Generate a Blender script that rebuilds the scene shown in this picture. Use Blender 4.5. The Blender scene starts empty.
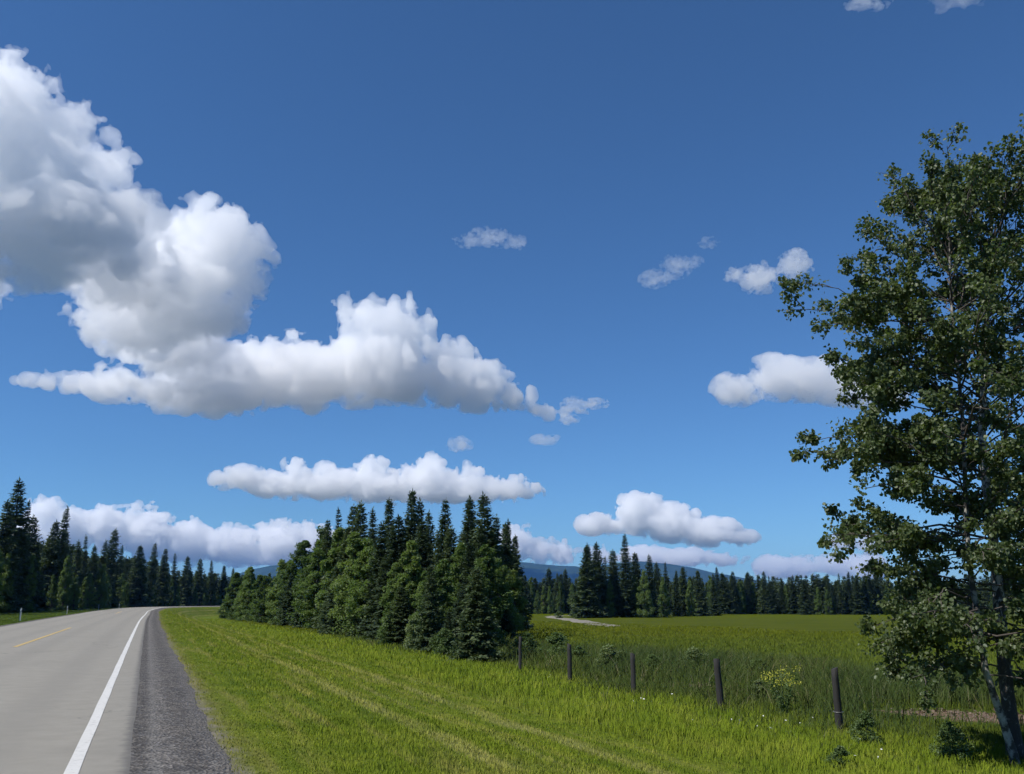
import bpy, bmesh, math, random, time
import numpy as np
from mathutils import Vector, Matrix
R = math.radians
SC = bpy.context.scene
COL = SC.collection
SUN_EL, SUN_AZ = 50.0, -120.0            # degrees above the horizon; azimuth measured clockwise from +Y (view direction)

# ---------------------------------------------------------------- camera, render, sky, sun
cam_d = bpy.data.cameras.new('camera'); cam = bpy.data.objects.new('camera', cam_d); COL.objects.link(cam)
cam_d.lens = 31.18; cam_d.sensor_width = 36; cam_d.clip_start = 0.1; cam_d.clip_end = 60000
cam.location = (0, 0, 1.6); cam.rotation_euler = (R(90) + math.atan(214 / 887), 0, 0)
SC.camera = cam
SC.render.engine = 'CYCLES'
SC.view_settings.view_transform = 'Standard'; SC.view_settings.look = 'None'
SC.view_settings.exposure = 0.55; SC.view_settings.gamma = 1
cy = SC.cycles
cy.max_bounces = 18; cy.diffuse_bounces = 2; cy.glossy_bounces = 2; cy.transmission_bounces = 4; cy.transparent_max_bounces = 16
cy.volume_bounces = 16
cy.use_denoising = True
cy.sample_clamp_indirect = 8
cy.use_adaptive_sampling = True; cy.adaptive_threshold = 0.03

world = bpy.data.worlds.new('World'); SC.world = world; world.use_nodes = True
wn = world.node_tree; bg = wn.nodes['Background']
sky = wn.nodes.new('ShaderNodeTexSky'); sky.sky_type = 'NISHITA'; sky.sun_disc = False
sky.sun_elevation = R(SUN_EL); sky.sun_rotation = R(SUN_AZ)
sky.altitude = 900; sky.air_density = 1.0; sky.dust_density = 0.0; sky.ozone_density = 5.0
tint = wn.nodes.new('ShaderNodeMix'); tint.data_type = 'RGBA'; tint.blend_type = 'MULTIPLY'; tint.inputs[0].default_value = 1
tint.inputs[7].default_value = (0.59, 0.86, 1.08, 1)
wn.links.new(sky.outputs[0], tint.inputs[6]); wn.links.new(tint.outputs[2], bg.inputs['Color']); bg.inputs['Strength'].default_value = 0.07
sun_d = bpy.data.lights.new('sun', 'SUN'); sun_d.energy = 4.0; sun_d.angle = R(0.53); sun_d.color = (1, 0.965, 0.915)
sun = bpy.data.objects.new('sun', sun_d); COL.objects.link(sun)
sdir = Vector((math.sin(R(SUN_AZ)) * math.cos(R(SUN_EL)), math.cos(R(SUN_AZ)) * math.cos(R(SUN_EL)), math.sin(R(SUN_EL))))
sun.rotation_euler = sdir.to_track_quat('Z', 'Y').to_euler()
# ---------------------------------------------------------------- clouds
def value_noise(shape, cell, rng, st=(1, 1, 1)):
    """smooth lattice noise in [-1,1] on a grid of the given shape; cell = lattice spacing in voxels"""
    out = None
    n = [int(math.ceil(s / cell)) + 3 for s in shape]
    lat = rng.uniform(-1, 1, n).astype(np.float32)
    off = rng.uniform(0, 1, 3)
    for ax in range(3):
        t = np.arange(shape[ax]) / (cell * st[ax]) + off[ax]
        i = np.floor(t).astype(int); f = (t - i).astype(np.float32)
        f = f * f * (3 - 2 * f)
        sh = [1, 1, 1]; sh[ax] = -1
        lat = np.take(lat, i, ax) * (1 - f.reshape(sh)) + np.take(lat, i + 1, ax) * f.reshape(sh)
    return lat

def surface_nets(F):
    """quads of the surface F = 0 (positive inside) in voxel coordinates"""
    ins = F > 0
    c = ins[:-1, :-1, :-1].astype(np.int8)
    tot = np.zeros_like(c)
    for dx in (0, 1):
        for dy in (0, 1):
            for dz in (0, 1):
                tot += ins[dx:dx + c.shape[0], dy:dy + c.shape[1], dz:dz + c.shape[2]]
    act = (tot > 0) & (tot < 8)
    idx = -np.ones(c.shape, np.int64)
    cells = np.argwhere(act)
    idx[act] = np.arange(len(cells))
    acc = np.zeros((len(cells), 3)); cnt = np.zeros(len(cells))
    corners = [(a, b, d) for a in (0, 1) for b in (0, 1) for d in (0, 1)]
    for p in corners:
        for ax in range(3):
            if p[ax] == 0:
                q = list(p); q[ax] = 1
                vp = F[cells[:, 0] + p[0], cells[:, 1] + p[1], cells[:, 2] + p[2]]
                vq = F[cells[:, 0] + q[0], cells[:, 1] + q[1], cells[:, 2] + q[2]]
                m = (vp > 0) != (vq > 0)
                t = np.where(m, vp / np.where(m, vp - vq, 1), 0)
                pt = np.tile(np.array(p, float), (len(cells), 1)); pt[:, ax] = t
                acc[m] += pt[m]; cnt[m] += 1
    verts = cells + acc / cnt[:, None]
    quads = []
    for ax in range(3):
        b, d = [(1, 2), (2, 0), (0, 1)][ax]
        sl0 = [slice(None)] * 3; sl1 = [slice(None)] * 3
        sl0[ax] = slice(0, -1); sl1[ax] = slice(1, None)
        A = ins[tuple(sl0)]; B = ins[tuple(sl1)]
        e = np.argwhere(A != B)
        ok = (e[:, b] > 0) & (e[:, d] > 0)
        for k in (b, d): ok &= e[:, k] < c.shape[k]
        e = e[ok]
        flip = A[e[:, 0], e[:, 1], e[:, 2]]
        def at(ob, od):
            q = e.copy(); q[:, b] += ob; q[:, d] += od
            return idx[q[:, 0], q[:, 1], q[:, 2]]
        Q = np.stack([at(-1, -1), at(0, -1), at(0, 0), at(-1, 0)], 1)
        Q[~flip] = Q[~flip][:, ::-1]
        quads.append(Q)
    return verts, np.concatenate(quads)

def mesh_np(name, verts, faces, m=None, smooth=True):
    me = bpy.data.meshes.new(name)
    verts = np.asarray(verts, np.float32); faces = np.asarray(faces, np.int32)
    k = faces.shape[1]
    me.vertices.add(len(verts)); me.vertices.foreach_set('co', verts.ravel())
    me.loops.add(faces.size); me.loops.foreach_set('vertex_index', faces.ravel())
    me.polygons.add(len(faces))
    me.polygons.foreach_set('loop_start', np.arange(0, faces.size, k, dtype=np.int32))
    me.polygons.foreach_set('loop_total', np.full(len(faces), k, np.int32))
    if smooth: me.polygons.foreach_set('use_smooth', np.ones(len(faces), bool))
    me.update(calc_edges=True)
    if m: me.materials.append(m)
    return me

def cloud_mat(name, density, g=0.35):
    m = bpy.data.materials.new(name); m.use_nodes = True
    nt = m.node_tree; nt.nodes.clear()
    o = nt.nodes.new('ShaderNodeOutputMaterial')
    v = nt.nodes.new('ShaderNodeVolumeScatter')
    v.inputs['Color'].default_value = (1, 1, 1, 1)
    v.inputs['Density'].default_value = density
    v.inputs['Anisotropy'].default_value = g
    nt.links.new(v.outputs[0], o.inputs['Volume'])
    m.cycles.homogeneous_volume = True if hasattr(m.cycles, 'homogeneous_volume') else None
    return m

def cloud(label, blobs, vox, density, seed, amp=0.45, big=0.35, base=None, group='clouds', wisp=0.0, g=0.35, crumbs=0.03, stretch=(1, 1, 1), first_cell=1.1):
    """blobs: (X, Y, Z, rx(across), rz(up)) in metres; one closed cauliflower surface filled with scattering mist"""
    B = np.array(blobs, float)
    rmax = B[:, 3].max()
    pad = 0.45 * B[:, 3:4].max() + 3 * vox
    lo = (B[:, :3] - B[:, [3, 3, 4]]).min(0) - pad
    hi = (B[:, :3] + B[:, [3, 3, 4]]).max(0) + pad
    n = np.ceil((hi - lo) / vox).astype(int) + 1
    ax = [lo[i] + np.arange(n[i]) * vox for i in range(3)]
    F = np.full(n, -9.0, np.float32)
    for (x, y, z, r, rz) in B:
        e = 1.6
        s = []
        for i, (c0, rr) in enumerate(((x, r), (y, r), (z, rz))):
            a = max(0, int((c0 - e * rr - lo[i]) / vox)); b = min(n[i], int((c0 + e * rr - lo[i]) / vox) + 2)
            s.append(slice(a, b))
        X = (ax[0][s[0]] - x)[:, None, None] / r; Y = (ax[1][s[1]] - y)[None, :, None] / r
        Z = (ax[2][s[2]] - z)[None, None, :] / rz
        Z = np.where(Z < 0, Z * 1.15, Z)
        f = (1 - np.sqrt(X * X + Y * Y + Z * Z)).astype(np.float32) * (r / rmax) ** 0.5
        k = 0.12
        cur = F[s[0], s[1], s[2]]
        h = np.clip(0.5 + 0.5 * (f - cur) / k, 0, 1)
        F[s[0], s[1], s[2]] = cur * (1 - h) + f * h + k * h * (1 - h)
    rng = np.random.default_rng(seed)
    rm = B[:, 3].mean()
    cell = rm * first_cell / vox
    N = np.zeros(n, np.float32)
    a = big
    first = True
    while cell > 1.5:
        v = value_noise(n, cell, rng, stretch)
        if not first: v = (1 - wisp) * (1.7 * np.abs(v) - 0.55) + wisp * 0.9 * v     # billows, creased inward
        N += a * v
        a *= 0.64 if not first else amp / max(big, 1e-6)
        cell *= 0.5; first = False
    F = F + N * np.clip(1.0 + 1.9 * F, 0.0, 1)
    if base is not None:                                  # flat-ish condensation level
        zz = (ax[2] - base)[None, None, :] / (rm * 0.5)
        F = np.minimum(F, (zz + 0.5 * N).astype(np.float32))
    F[0] = F[-1] = -1; F[:, 0] = F[:, -1] = -1; F[:, :, 0] = F[:, :, -1] = -1
    v, q = surface_nets(F)
    lab = np.arange(len(v))                               # drop crumbs that float free of the cloud
    for _ in range(400):
        m = lab[q].min(1); new = lab.copy()
        for c_ in range(4): np.minimum.at(new, q[:, c_], m)
        new = new[new]
        if (new == lab).all(): break
        lab = new
    cnt = np.bincount(lab, minlength=len(v)); keep = cnt[lab] > crumbs * len(v)
    q = q[keep[q[:, 0]]]; ren = np.cumsum(keep) - 1; v = v[keep]; q = ren[q]
    v = lo + v * vox
    c = v.mean(0); c[2] = v[:, 2].min()
    me = mesh_np('cloud', v - c, q, cloud_mat('cloud_mist', density, g))
    o = bpy.data.objects.new('cloud', me); o.location = c
    bpy.context.scene.collection.objects.link(o)
    o['label'] = label; o['category'] = 'cloud'; o['group'] = group
    return o
# ---------------------------------------------------------------- small helpers
def link(o, parent=None):
    COL.objects.link(o)
    if parent: o.parent = parent
    return o
def obj(name, me, parent=None, loc=(0, 0, 0)):
    o = bpy.data.objects.new(name, me); o.location = loc
    return link(o, parent)
def tag(o, label=None, cat=None, group=None, kind=None):
    for k, v in (('label', label), ('category', cat), ('group', group), ('kind', kind)):
        if v: o[k] = v
    return o
def thing(name, label, cat, loc, group=None, rotz=0.0):
    o = bpy.data.objects.new(name, None); o.location = loc; o.rotation_euler = (0, 0, rotz)
    o.empty_display_size = 0.3
    link(o); return tag(o, label, cat, group)
def copy_thing(src, loc, rotz, scale, label=None, group=None):
    r = src.copy(); COL.objects.link(r)
    r.location = loc; r.rotation_euler = (0, 0, rotz); r.scale = scale
    if label: r['label'] = label
    if group: r['group'] = group
    for ch in list(src.children):
        c = ch.copy(); COL.objects.link(c); c.parent = r
    return r

class NT:
    """tiny material-node helper"""
    def __init__(self, name):
        self.m = bpy.data.materials.new(name); self.m.use_nodes = True
        self.t = self.m.node_tree; self.b = self.t.nodes['Principled BSDF']
        self.out = self.t.nodes['Material Output']
    def n(self, kind, **kw):
        n = self.t.nodes.new('ShaderNode' + kind)
        for k, v in kw.items(): setattr(n, k, v)
        return n
    def l(self, a, b): self.t.links.new(a, b)
    def noise(self, scale, detail=4, rough=0.55, vec=None, dist=0.0):
        n = self.n('TexNoise'); n.inputs['Scale'].default_value = scale
        n.inputs['Detail'].default_value = detail; n.inputs['Roughness'].default_value = rough
        n.inputs['Distortion'].default_value = dist
        if vec is not None: self.l(vec, n.inputs['Vector'])
        return n.outputs['Fac']
    def ramp(self, fac, stops, interp='LINEAR'):
        r = self.n('ValToRGB'); r.color_ramp.interpolation = interp
        e = r.color_ramp.elements
        while len(e) < len(stops): e.new(0.5)
        for i, (p, c) in enumerate(stops):
            e[i].position = p; e[i].color = (*c, 1) if len(c) == 3 else c
        self.l(fac, r.inputs[0]); return r.outputs[0]
    def mix(self, fac, a, b, mode='MIX'):
        n = self.n('Mix', data_type='RGBA', blend_type=mode)
        for sock, v in ((0, fac), (6, a), (7, b)):
            if isinstance(v, (int, float)): n.inputs[sock].default_value = v
            elif isinstance(v, tuple): n.inputs[sock].default_value = (*v, 1) if len(v) == 3 else v
            else: self.l(v, n.inputs[sock])
        return n.outputs[2]
    def math(self, op, a, b=0.0, c=None, clamp=False):
        n = self.n('Math', operation=op, use_clamp=clamp)
        for i, v in enumerate((a, b, c)):
            if v is None: continue
            if isinstance(v, (int, float)): n.inputs[i].default_value = v
            else: self.l(v, n.inputs[i])
        return n.outputs[0]
    def smooth(self, v, a, b):
        n = self.n('MapRange', interpolation_type='SMOOTHSTEP')
        self.l(v, n.inputs[0]); n.inputs[1].default_value = a; n.inputs[2].default_value = b
        return n.outputs[0]
    def bump(self, h, strength=0.4, dist=0.05):
        n = self.n('Bump'); n.inputs['Strength'].default_value = strength; n.inputs['Distance'].default_value = dist
        self.l(h, n.inputs['Height']); self.l(n.outputs[0], self.b.inputs['Normal'])
    def pos(self): return self.n('NewGeometry').outputs['Position']
    def attr(self, name): return self.n('Attribute', attribute_name=name)

# ---------------------------------------------------------------- the road's course and the lie of the land
WL = np.array([(60, -150), (28, -71), (8, -21.5), (-4.2, 9.1), (-5.6, 12.6), (-11.2, 26.6), (-18.9, 45.9), (-32.2, 79.4), (-46, 115), (-60, 151), (-76, 195), (-86, 225),
               (-92, 252), (-91.5, 279), (-83, 307), (-62, 335), (-30, 356), (10, 370), (60, 380), (130, 388), (240, 392)], float)
def catmull(P, step=1.5):
    out = []
    for i in range(len(P) - 1):
        p0, p1, p2, p3 = P[max(i - 1, 0)], P[i], P[i + 1], P[min(i + 2, len(P) - 1)]
        n = max(2, int(np.linalg.norm(p2 - p1) / step))
        t = np.linspace(0, 1, n, endpoint=False)[:, None]
        out.append(0.5 * (2 * p1 + (p2 - p0) * t + (2 * p0 - 5 * p1 + 4 * p2 - p3) * t ** 2 + (3 * p1 - p0 - 3 * p2 + p3) * t ** 3))
    q = np.concatenate(out + [P[-1:]])
    k = np.ones(15) / 15
    pad = np.concatenate([np.repeat(q[:1], 7, 0), q, np.repeat(q[-1:], 7, 0)])
    sm = np.stack([np.convolve(pad[:, i], k, 'valid') for i in (0, 1)], 1)
    sm[:7] = q[:7]; sm[-7:] = q[-7:]
    return sm
PATH = catmull(WL)
TAN = np.gradient(PATH, axis=0); TAN /= np.linalg.norm(TAN, axis=1)[:, None]
NOR = np.stack([TAN[:, 1], -TAN[:, 0]], 1)                    # to the right of travel
ARC = np.concatenate([[0], np.cumsum(np.linalg.norm(np.diff(PATH, axis=0), axis=1))])

def road_s(x, y):
    """distance from the white edge line, + to its right"""
    p = np.stack([np.ravel(x), np.ravel(y)], 1); out = np.empty(len(p))
    for a in range(0, len(p), 20000):
        q = p[a:a + 20000]
        d2 = (q[:, None, 0] - PATH[None, :, 0]) ** 2 + (q[:, None, 1] - PATH[None, :, 1]) ** 2
        i = d2.argmin(1)
        dv = q - PATH[i]; n = NOR[i]; t = TAN[i]
        s = (dv * n).sum(1); al = (dv * t).sum(1)
        out[a:a + 20000] = np.where(np.abs(al) > 3, np.sign(s) * np.sqrt(d2.min(1)), s)
    return out.reshape(np.shape(x))

def sst(v, a, b):
    t = np.clip((v - a) / (b - a), 0, 1); return t * t * (3 - 2 * t)
def bumps(x, y):
    return (np.sin(x * 0.9 + 1.3 * np.sin(y * 0.31)) * np.sin(y * 0.7 + 0.8 * np.sin(x * 0.53)) * 0.5
            + np.sin(x * 0.23 + 2) * np.sin(y * 0.19 + 0.7) + 0.35 * np.sin(x * 2.3 + y * 1.1) * np.sin(y * 1.9 - x * 0.7))
LEFT_ASPHALT, RIGHT_ASPHALT = -8.0, 0.52
TRACK = catmull(np.array([(12.6, 104), (11.4, 118), (11.4, 140), (11.4, 165), (9.9, 210), (9.9, 240), (14.5, 262), (21, 277), (33, 292), (60, 305)], float), 3.0)
def ground_z(x, y, s=None):
    x = np.asarray(x, float); y = np.asarray(y, float)
    if s is None: s = road_s(x, y)
    D = np.hypot(x, y)
    low = -0.95 - np.clip((D - 60) * 0.0078, 0, 1.9)
    rt = -0.07 - 0.06 * sst(s, 0.9, 2.2) + (low + 0.13) * sst(s, 1.6, 9.5)
    lf = -0.06 - 0.25 * sst(-s, 8.4, 11.5)
    z = np.where(s > -4, rt, lf)
    off = np.clip(np.minimum(np.abs(s - 2.0) / 4, 1), 0, 1) * ((s > 2) | (s < -9.5))
    return z + 0.045 * bumps(x, y) * off

def axis(lo, hi, step, far):
    a = list(np.arange(lo, hi + 1e-6, step))
    d = step; v = hi
    while v < far: d *= 1.16; v += d; a.append(v)
    d = step; v = lo; b = []
    while v > -far: d *= 1.16; v -= d; b.append(v)
    return np.array(b[::-1] + a)
gx = axis(-150, 80, 0.75, 12900); gy = axis(-10, 400, 0.8, 12900)
GX, GY = np.meshgrid(gx, gy, indexing='ij')
GS = np.full(GX.shape, 0.0)
near = (np.abs(GX + 30) < 320) & (GY > -160) & (GY < 480)
GS[near] = road_s(GX[near], GY[near])
lin = (GX + 4.2 + 0.398 * (GY - 9.1)) * 0.929
GS[~near] = np.where(GY[~near] < 300, np.where(lin[~near] > 0, 200, -200), 200 * np.where((GX[~near] > -160) & (GY[~near] < 380), 1, -1))
GS[~near & (GX > 20) & (GY < 388)] = 200
GZ = ground_z(GX, GY, GS)
farD = np.hypot(GX, GY)
GZ = np.where(farD > 900, -2.8, GZ)
nx, ny = GX.shape
ii = np.arange(nx * ny).reshape(nx, ny)
gq = np.stack([ii[:-1, :-1], ii[1:, :-1], ii[1:, 1:], ii[:-1, 1:]], -1).reshape(-1, 4)
gv = np.stack([GX, GY, GZ], -1).reshape(-1, 3)

# shared grass colours: the mown verge with its faint tractor stripes, the drier edge of the gravel, the olive field
def grass_colour(N, s, rnd=None):
    P = N.pos()
    big = N.noise(0.12, 3, vec=P); mid = N.noise(0.9, 4, vec=P); fine = N.noise(7, 3, vec=P)
    sep = N.n('SeparateXYZ'); N.l(P, sep.inputs[0])
    # noise stretched along the road for mowing marks
    al = N.math('ADD', N.math('MULTIPLY', sep.outputs[0], -0.37), N.math('MULTIPLY', sep.outputs[1], 0.929))
    cmb = N.n('CombineXYZ'); N.l(N.math('MULTIPLY', s, 1.0), cmb.inputs[0]); N.l(N.math('MULTIPLY', al, 0.07), cmb.inputs[1])
    streak = N.noise(2.2, 4, 0.6, vec=cmb.outputs[0])
    verge = N.ramp(mid, [(0.25, (0.066, 0.100, 0.010)), (0.5, (0.100, 0.134, 0.013)), (0.75, (0.142, 0.170, 0.022))])
    verge = N.mix(N.math('MULTIPLY', N.smooth(streak, 0.48, 0.68), 0.8), verge, (0.165, 0.165, 0.045))
    verge = N.mix(N.math('MULTIPLY', N.smooth(streak, 0.48, 0.28), 0.5), verge, (0.052, 0.088, 0.011))
    def band(c, w, wob=0.5):
        sw = N.math('ADD', s, N.math('MULTIPLY', N.math('SUBTRACT', N.noise(0.35, 3, vec=P), 0.5), wob))
        d = N.math('ABSOLUTE', N.math('SUBTRACT', sw, c))
        return N.math('SUBTRACT', 1.0, N.smooth(d, w * 0.3, w))
    dry = N.math('ADD', N.math('MULTIPLY', band(4.9, 0.40), 0.62), N.math('MULTIPLY', band(7.7, 0.40), 0.58), clamp=True)
    dry = N.math('ADD', dry, N.math('MULTIPLY', band(6.1, 0.2), 0.4), clamp=True)
    dry = N.math('MULTIPLY', dry, N.smooth(N.noise(0.5, 4, vec=P), 0.28, 0.56))
    verge = N.mix(dry, verge, (0.225, 0.215, 0.08))
    edge = N.math('SUBTRACT', 1.0, N.smooth(N.math('ADD', s, N.math('MULTIPLY', mid, 0.9)), 1.9, 2.6))
    verge = N.mix(N.math('MULTIPLY', edge, 0.55), verge, (0.17, 0.15, 0.055))
    rank = N.ramp(mid, [(0.3, (0.080, 0.118, 0.012)), (0.5, (0.105, 0.142, 0.015)), (0.75, (0.150, 0.170, 0.030))])
    verge = N.mix(N.smooth(N.math('ADD', s, N.math('MULTIPLY', big, 2.5)), 9.2, 12.6), verge, rank)
    field = N.ramp(big, [(0.3, (0.058, 0.076, 0.006)), (0.7, (0.082, 0.096, 0.009))])
    weed = N.ramp(mid, [(0.3, (0.046, 0.068, 0.010)), (0.7, (0.074, 0.096, 0.016))])
    D = N.n('VectorMath', operation='LENGTH'); N.l(P, D.inputs[0])
    field = N.mix(N.smooth(D.outputs['Value'], 48, 90), weed, field)
    field = N.mix(N.smooth(D.outputs['Value'], 170, 290), field, (0.076, 0.096, 0.004))
    c = N.mix(N.smooth(N.math('ADD', s, N.math('MULTIPLY', mid, 1.0)), 12.6, 16.0), verge, field)
    left = N.ramp(mid, [(0.3, (0.035, 0.062, 0.010)), (0.7, (0.07, 0.10, 0.017))])
    c = N.mix(N.smooth(s, -4, -5), c, left)
    c = N.mix(N.smooth(D.outputs['Value'], 420, 650), c, (0.034, 0.042, 0.031))      # woods as far as one can see
    return c, fine, mid

def ground_material():
    N = NT('meadow_ground')
    s = N.attr('road_s').outputs['Fac']
    c, fine, mid = grass_colour(N, s)
    c = N.mix(N.math('MULTIPLY', fine, 0.55), c, N.mix(1.0, c, (0.45, 0.45, 0.4), 'MULTIPLY'))
    # bare stony strip by the fence
    dirt = N.attr('bare').outputs['Fac']
    d = N.smooth(N.math('ADD', dirt, N.math('MULTIPLY', N.math('SUBTRACT', N.noise(1.6, 5, 0.65, vec=N.pos()), 0.5), 1.3)), 0.45, 0.62)
    dc = N.ramp(N.noise(9, 5, 0.7, vec=N.pos()), [(0.3, (0.07, 0.045, 0.03)), (0.5, (0.15, 0.10, 0.068)), (0.7, (0.27, 0.22, 0.17))])
    c = N.mix(d, c, dc)
    # gravel spill just off the shoulder
    g = N.math('SUBTRACT', 1.0, N.smooth(N.math('ADD', s, N.math('MULTIPLY', N.noise(2.2, 4, vec=N.pos()), 0.8)), 1.7, 2.2))
    g = N.math('MULTIPLY', g, N.smooth(s, -8.9, -7.9))
    c = N.mix(g, c, (0.16, 0.145, 0.12))
    N.l(c, N.b.inputs['Base Color']); N.b.inputs['Roughness'].default_value = 0.95
    N.b.inputs['Specular IOR Level'].default_value = 0.03
    N.bump(N.math('ADD', fine, N.math('MULTIPLY', mid, 2.0)), 0.7, 0.08)
    return N.m
gme = mesh_np('ground', gv, gq, ground_material())
a = gme.attributes.new('road_s', 'FLOAT', 'POINT'); a.data.foreach_set('value', GS.ravel().astype(np.float32))
def bare_at(x, y):
    b = np.zeros(np.shape(x))
    for cx, cy_, rx, ry, rot in ((10.4, 20.9, 1.9, 1.1, -0.45), (6.0, 28.2, 1.5, 0.6, -1.1), (12.5, 17.5, 1.8, 0.9, -0.55)):
        dx, dy = x - cx, y - cy_
        u = dx * math.cos(rot) + dy * math.sin(rot); v = -dx * math.sin(rot) + dy * math.cos(rot)
        b = np.maximum(b, 1 - np.sqrt((u / rx) ** 2 + (v / ry) ** 2) * 0.5)
    return np.clip(b, 0, 1)
a = gme.attributes.new('bare', 'FLOAT', 'POINT'); a.data.foreach_set('value', (bare_at(GX, GY)).ravel().astype(np.float32))
tag(obj('ground', gme), kind='structure')

# ---------------------------------------------------------------- strips that follow the road
def strip(cuts, i0, i1, zfun, wob=None, path=None, nor=None, step=1):
    """quad strip between lateral offsets `cuts` along path samples i0..i1"""
    path = PATH if path is None else path; nor = NOR if nor is None else nor
    idx = np.arange(i0, i1 + 1, step); v = []
    for k, s in enumerate(cuts):
        sv = np.full(len(idx), float(s))
        if wob is not None: sv += wob(k, idx)
        p = path[idx] + nor[idx] * sv[:, None]
        z = zfun(k, s, p)
        v.append(np.stack([p[:, 0], p[:, 1], np.broadcast_to(z, len(idx))], 1))
    V = np.stack(v, 1); m, n = V.shape[:2]
    ids = np.arange(m * n).reshape(m, n)
    q = np.stack([ids[:-1, :-1], ids[:-1, 1:], ids[1:, 1:], ids[1:, :-1]], -1).reshape(-1, 4)
    return V.reshape(-1, 3), q, np.tile(np.array(cuts, np.float32), m)
i_start = int(np.argmin(np.abs(ARC - (ARC[np.argmin(np.abs(PATH[:, 1] + 60) + (PATH[:, 0] < -10) * 999)])))); i_end = len(PATH) - 1

def asphalt():
    N = NT('asphalt'); P = N.pos(); s = N.attr('road_s').outputs['Fac']
    big = N.noise(0.35, 4, vec=P); mid = N.noise(3.0, 5, 0.6, vec=P); grain = N.noise(60, 2, 0.8, vec=P)
    c = N.ramp(mid, [(0.3, (0.232, 0.216, 0.180)), (0.7, (0.272, 0.254, 0.212))])
    c = N.mix(N.math('MULTIPLY', N.smooth(big, 0.5, 0.75), 0.35), c, (0.205, 0.192, 0.162))
    # wheel paths polished a little darker, oily line between them lighter
    for w in (-2.75, -0.95, -6.4, -4.6):
        d = N.math('ABSOLUTE', N.math('SUBTRACT', s, w))
        c = N.mix(N.math('MULTIPLY', N.math('SUBTRACT', 1.0, N.smooth(d, 0.1, 0.55)), 0.34), c, (0.190, 0.179, 0.153))
    # a few sealed cracks across and the darker raw edge
    cr = N.n('TexVoronoi', feature='DISTANCE_TO_EDGE'); cr.inputs['Scale'].default_value = 0.16
    wv = N.n('VectorMath', operation='ADD'); nn = N.n('TexNoise'); nn.inputs['Scale'].default_value = 1.1; nn.inputs['Detail'].default_value = 4
    sc = N.n('VectorMath', operation='SCALE'); sc.inputs['Scale'].default_value = 1.6
    N.l(P, nn.inputs['Vector']); N.l(nn.outputs['Color'], sc.inputs[0]); N.l(P, wv.inputs[0]); N.l(sc.outputs[0], wv.inputs[1]); N.l(wv.outputs[0], cr.inputs['Vector'])
    crack = N.math('MULTIPLY', N.math('SUBTRACT', 1.0, N.smooth(cr.outputs['Distance'], 0.0, 0.006)), N.smooth(N.noise(0.09, 2, vec=P), 0.5, 0.6))
    c = N.mix(N.math('MULTIPLY', crack, 0.6), c, (0.06, 0.058, 0.055))
    e = N.smooth(N.math('ADD', s, N.math('MULTIPLY', N.noise(5, 4, vec=P), 0.22)), 0.47, 0.62)
    c = N.mix(N.math('MULTIPLY', e, 0.7), c, (0.085, 0.08, 0.074))
    c = N.mix(N.math('MULTIPLY', grain, 0.4), c, N.mix(1.0, c, (0.72, 0.72, 0.72), 'MULTIPLY'))
    N.l(c, N.b.inputs['Base Color']); N.b.inputs['Roughness'].default_value = 0.85; N.b.inputs['Specular IOR Level'].default_value = 0.3
    N.bump(N.math('ADD', grain, N.math('MULTIPLY', mid, 0.6)), 0.35, 0.01)
    return N.m
crown = {LEFT_ASPHALT: 0.0}
def road_z(k, s, p): return -0.012 if s > .5 else 0.015 + 0.02 * (3.6 - abs(s + 3.6)) * 0.5
rw = lambda k, idx: (0.02 * np.sin(idx * 1.7) + 0.015 * np.sin(idx * 0.6)) if k in (0, 9) else 0
cuts = [LEFT_ASPHALT, -7.3, -6, -4.8, -3.6, -2.4, -1.2, 0.0, 0.46, 0.60]
v, q, sv = strip(cuts, 0, i_end, road_z, rw)
me = mesh_np('road', v, q, asphalt()); a = me.attributes.new('road_s', 'FLOAT', 'POINT'); a.data.foreach_set('value', sv)
tag(obj('road', me), kind='structure')

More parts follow.
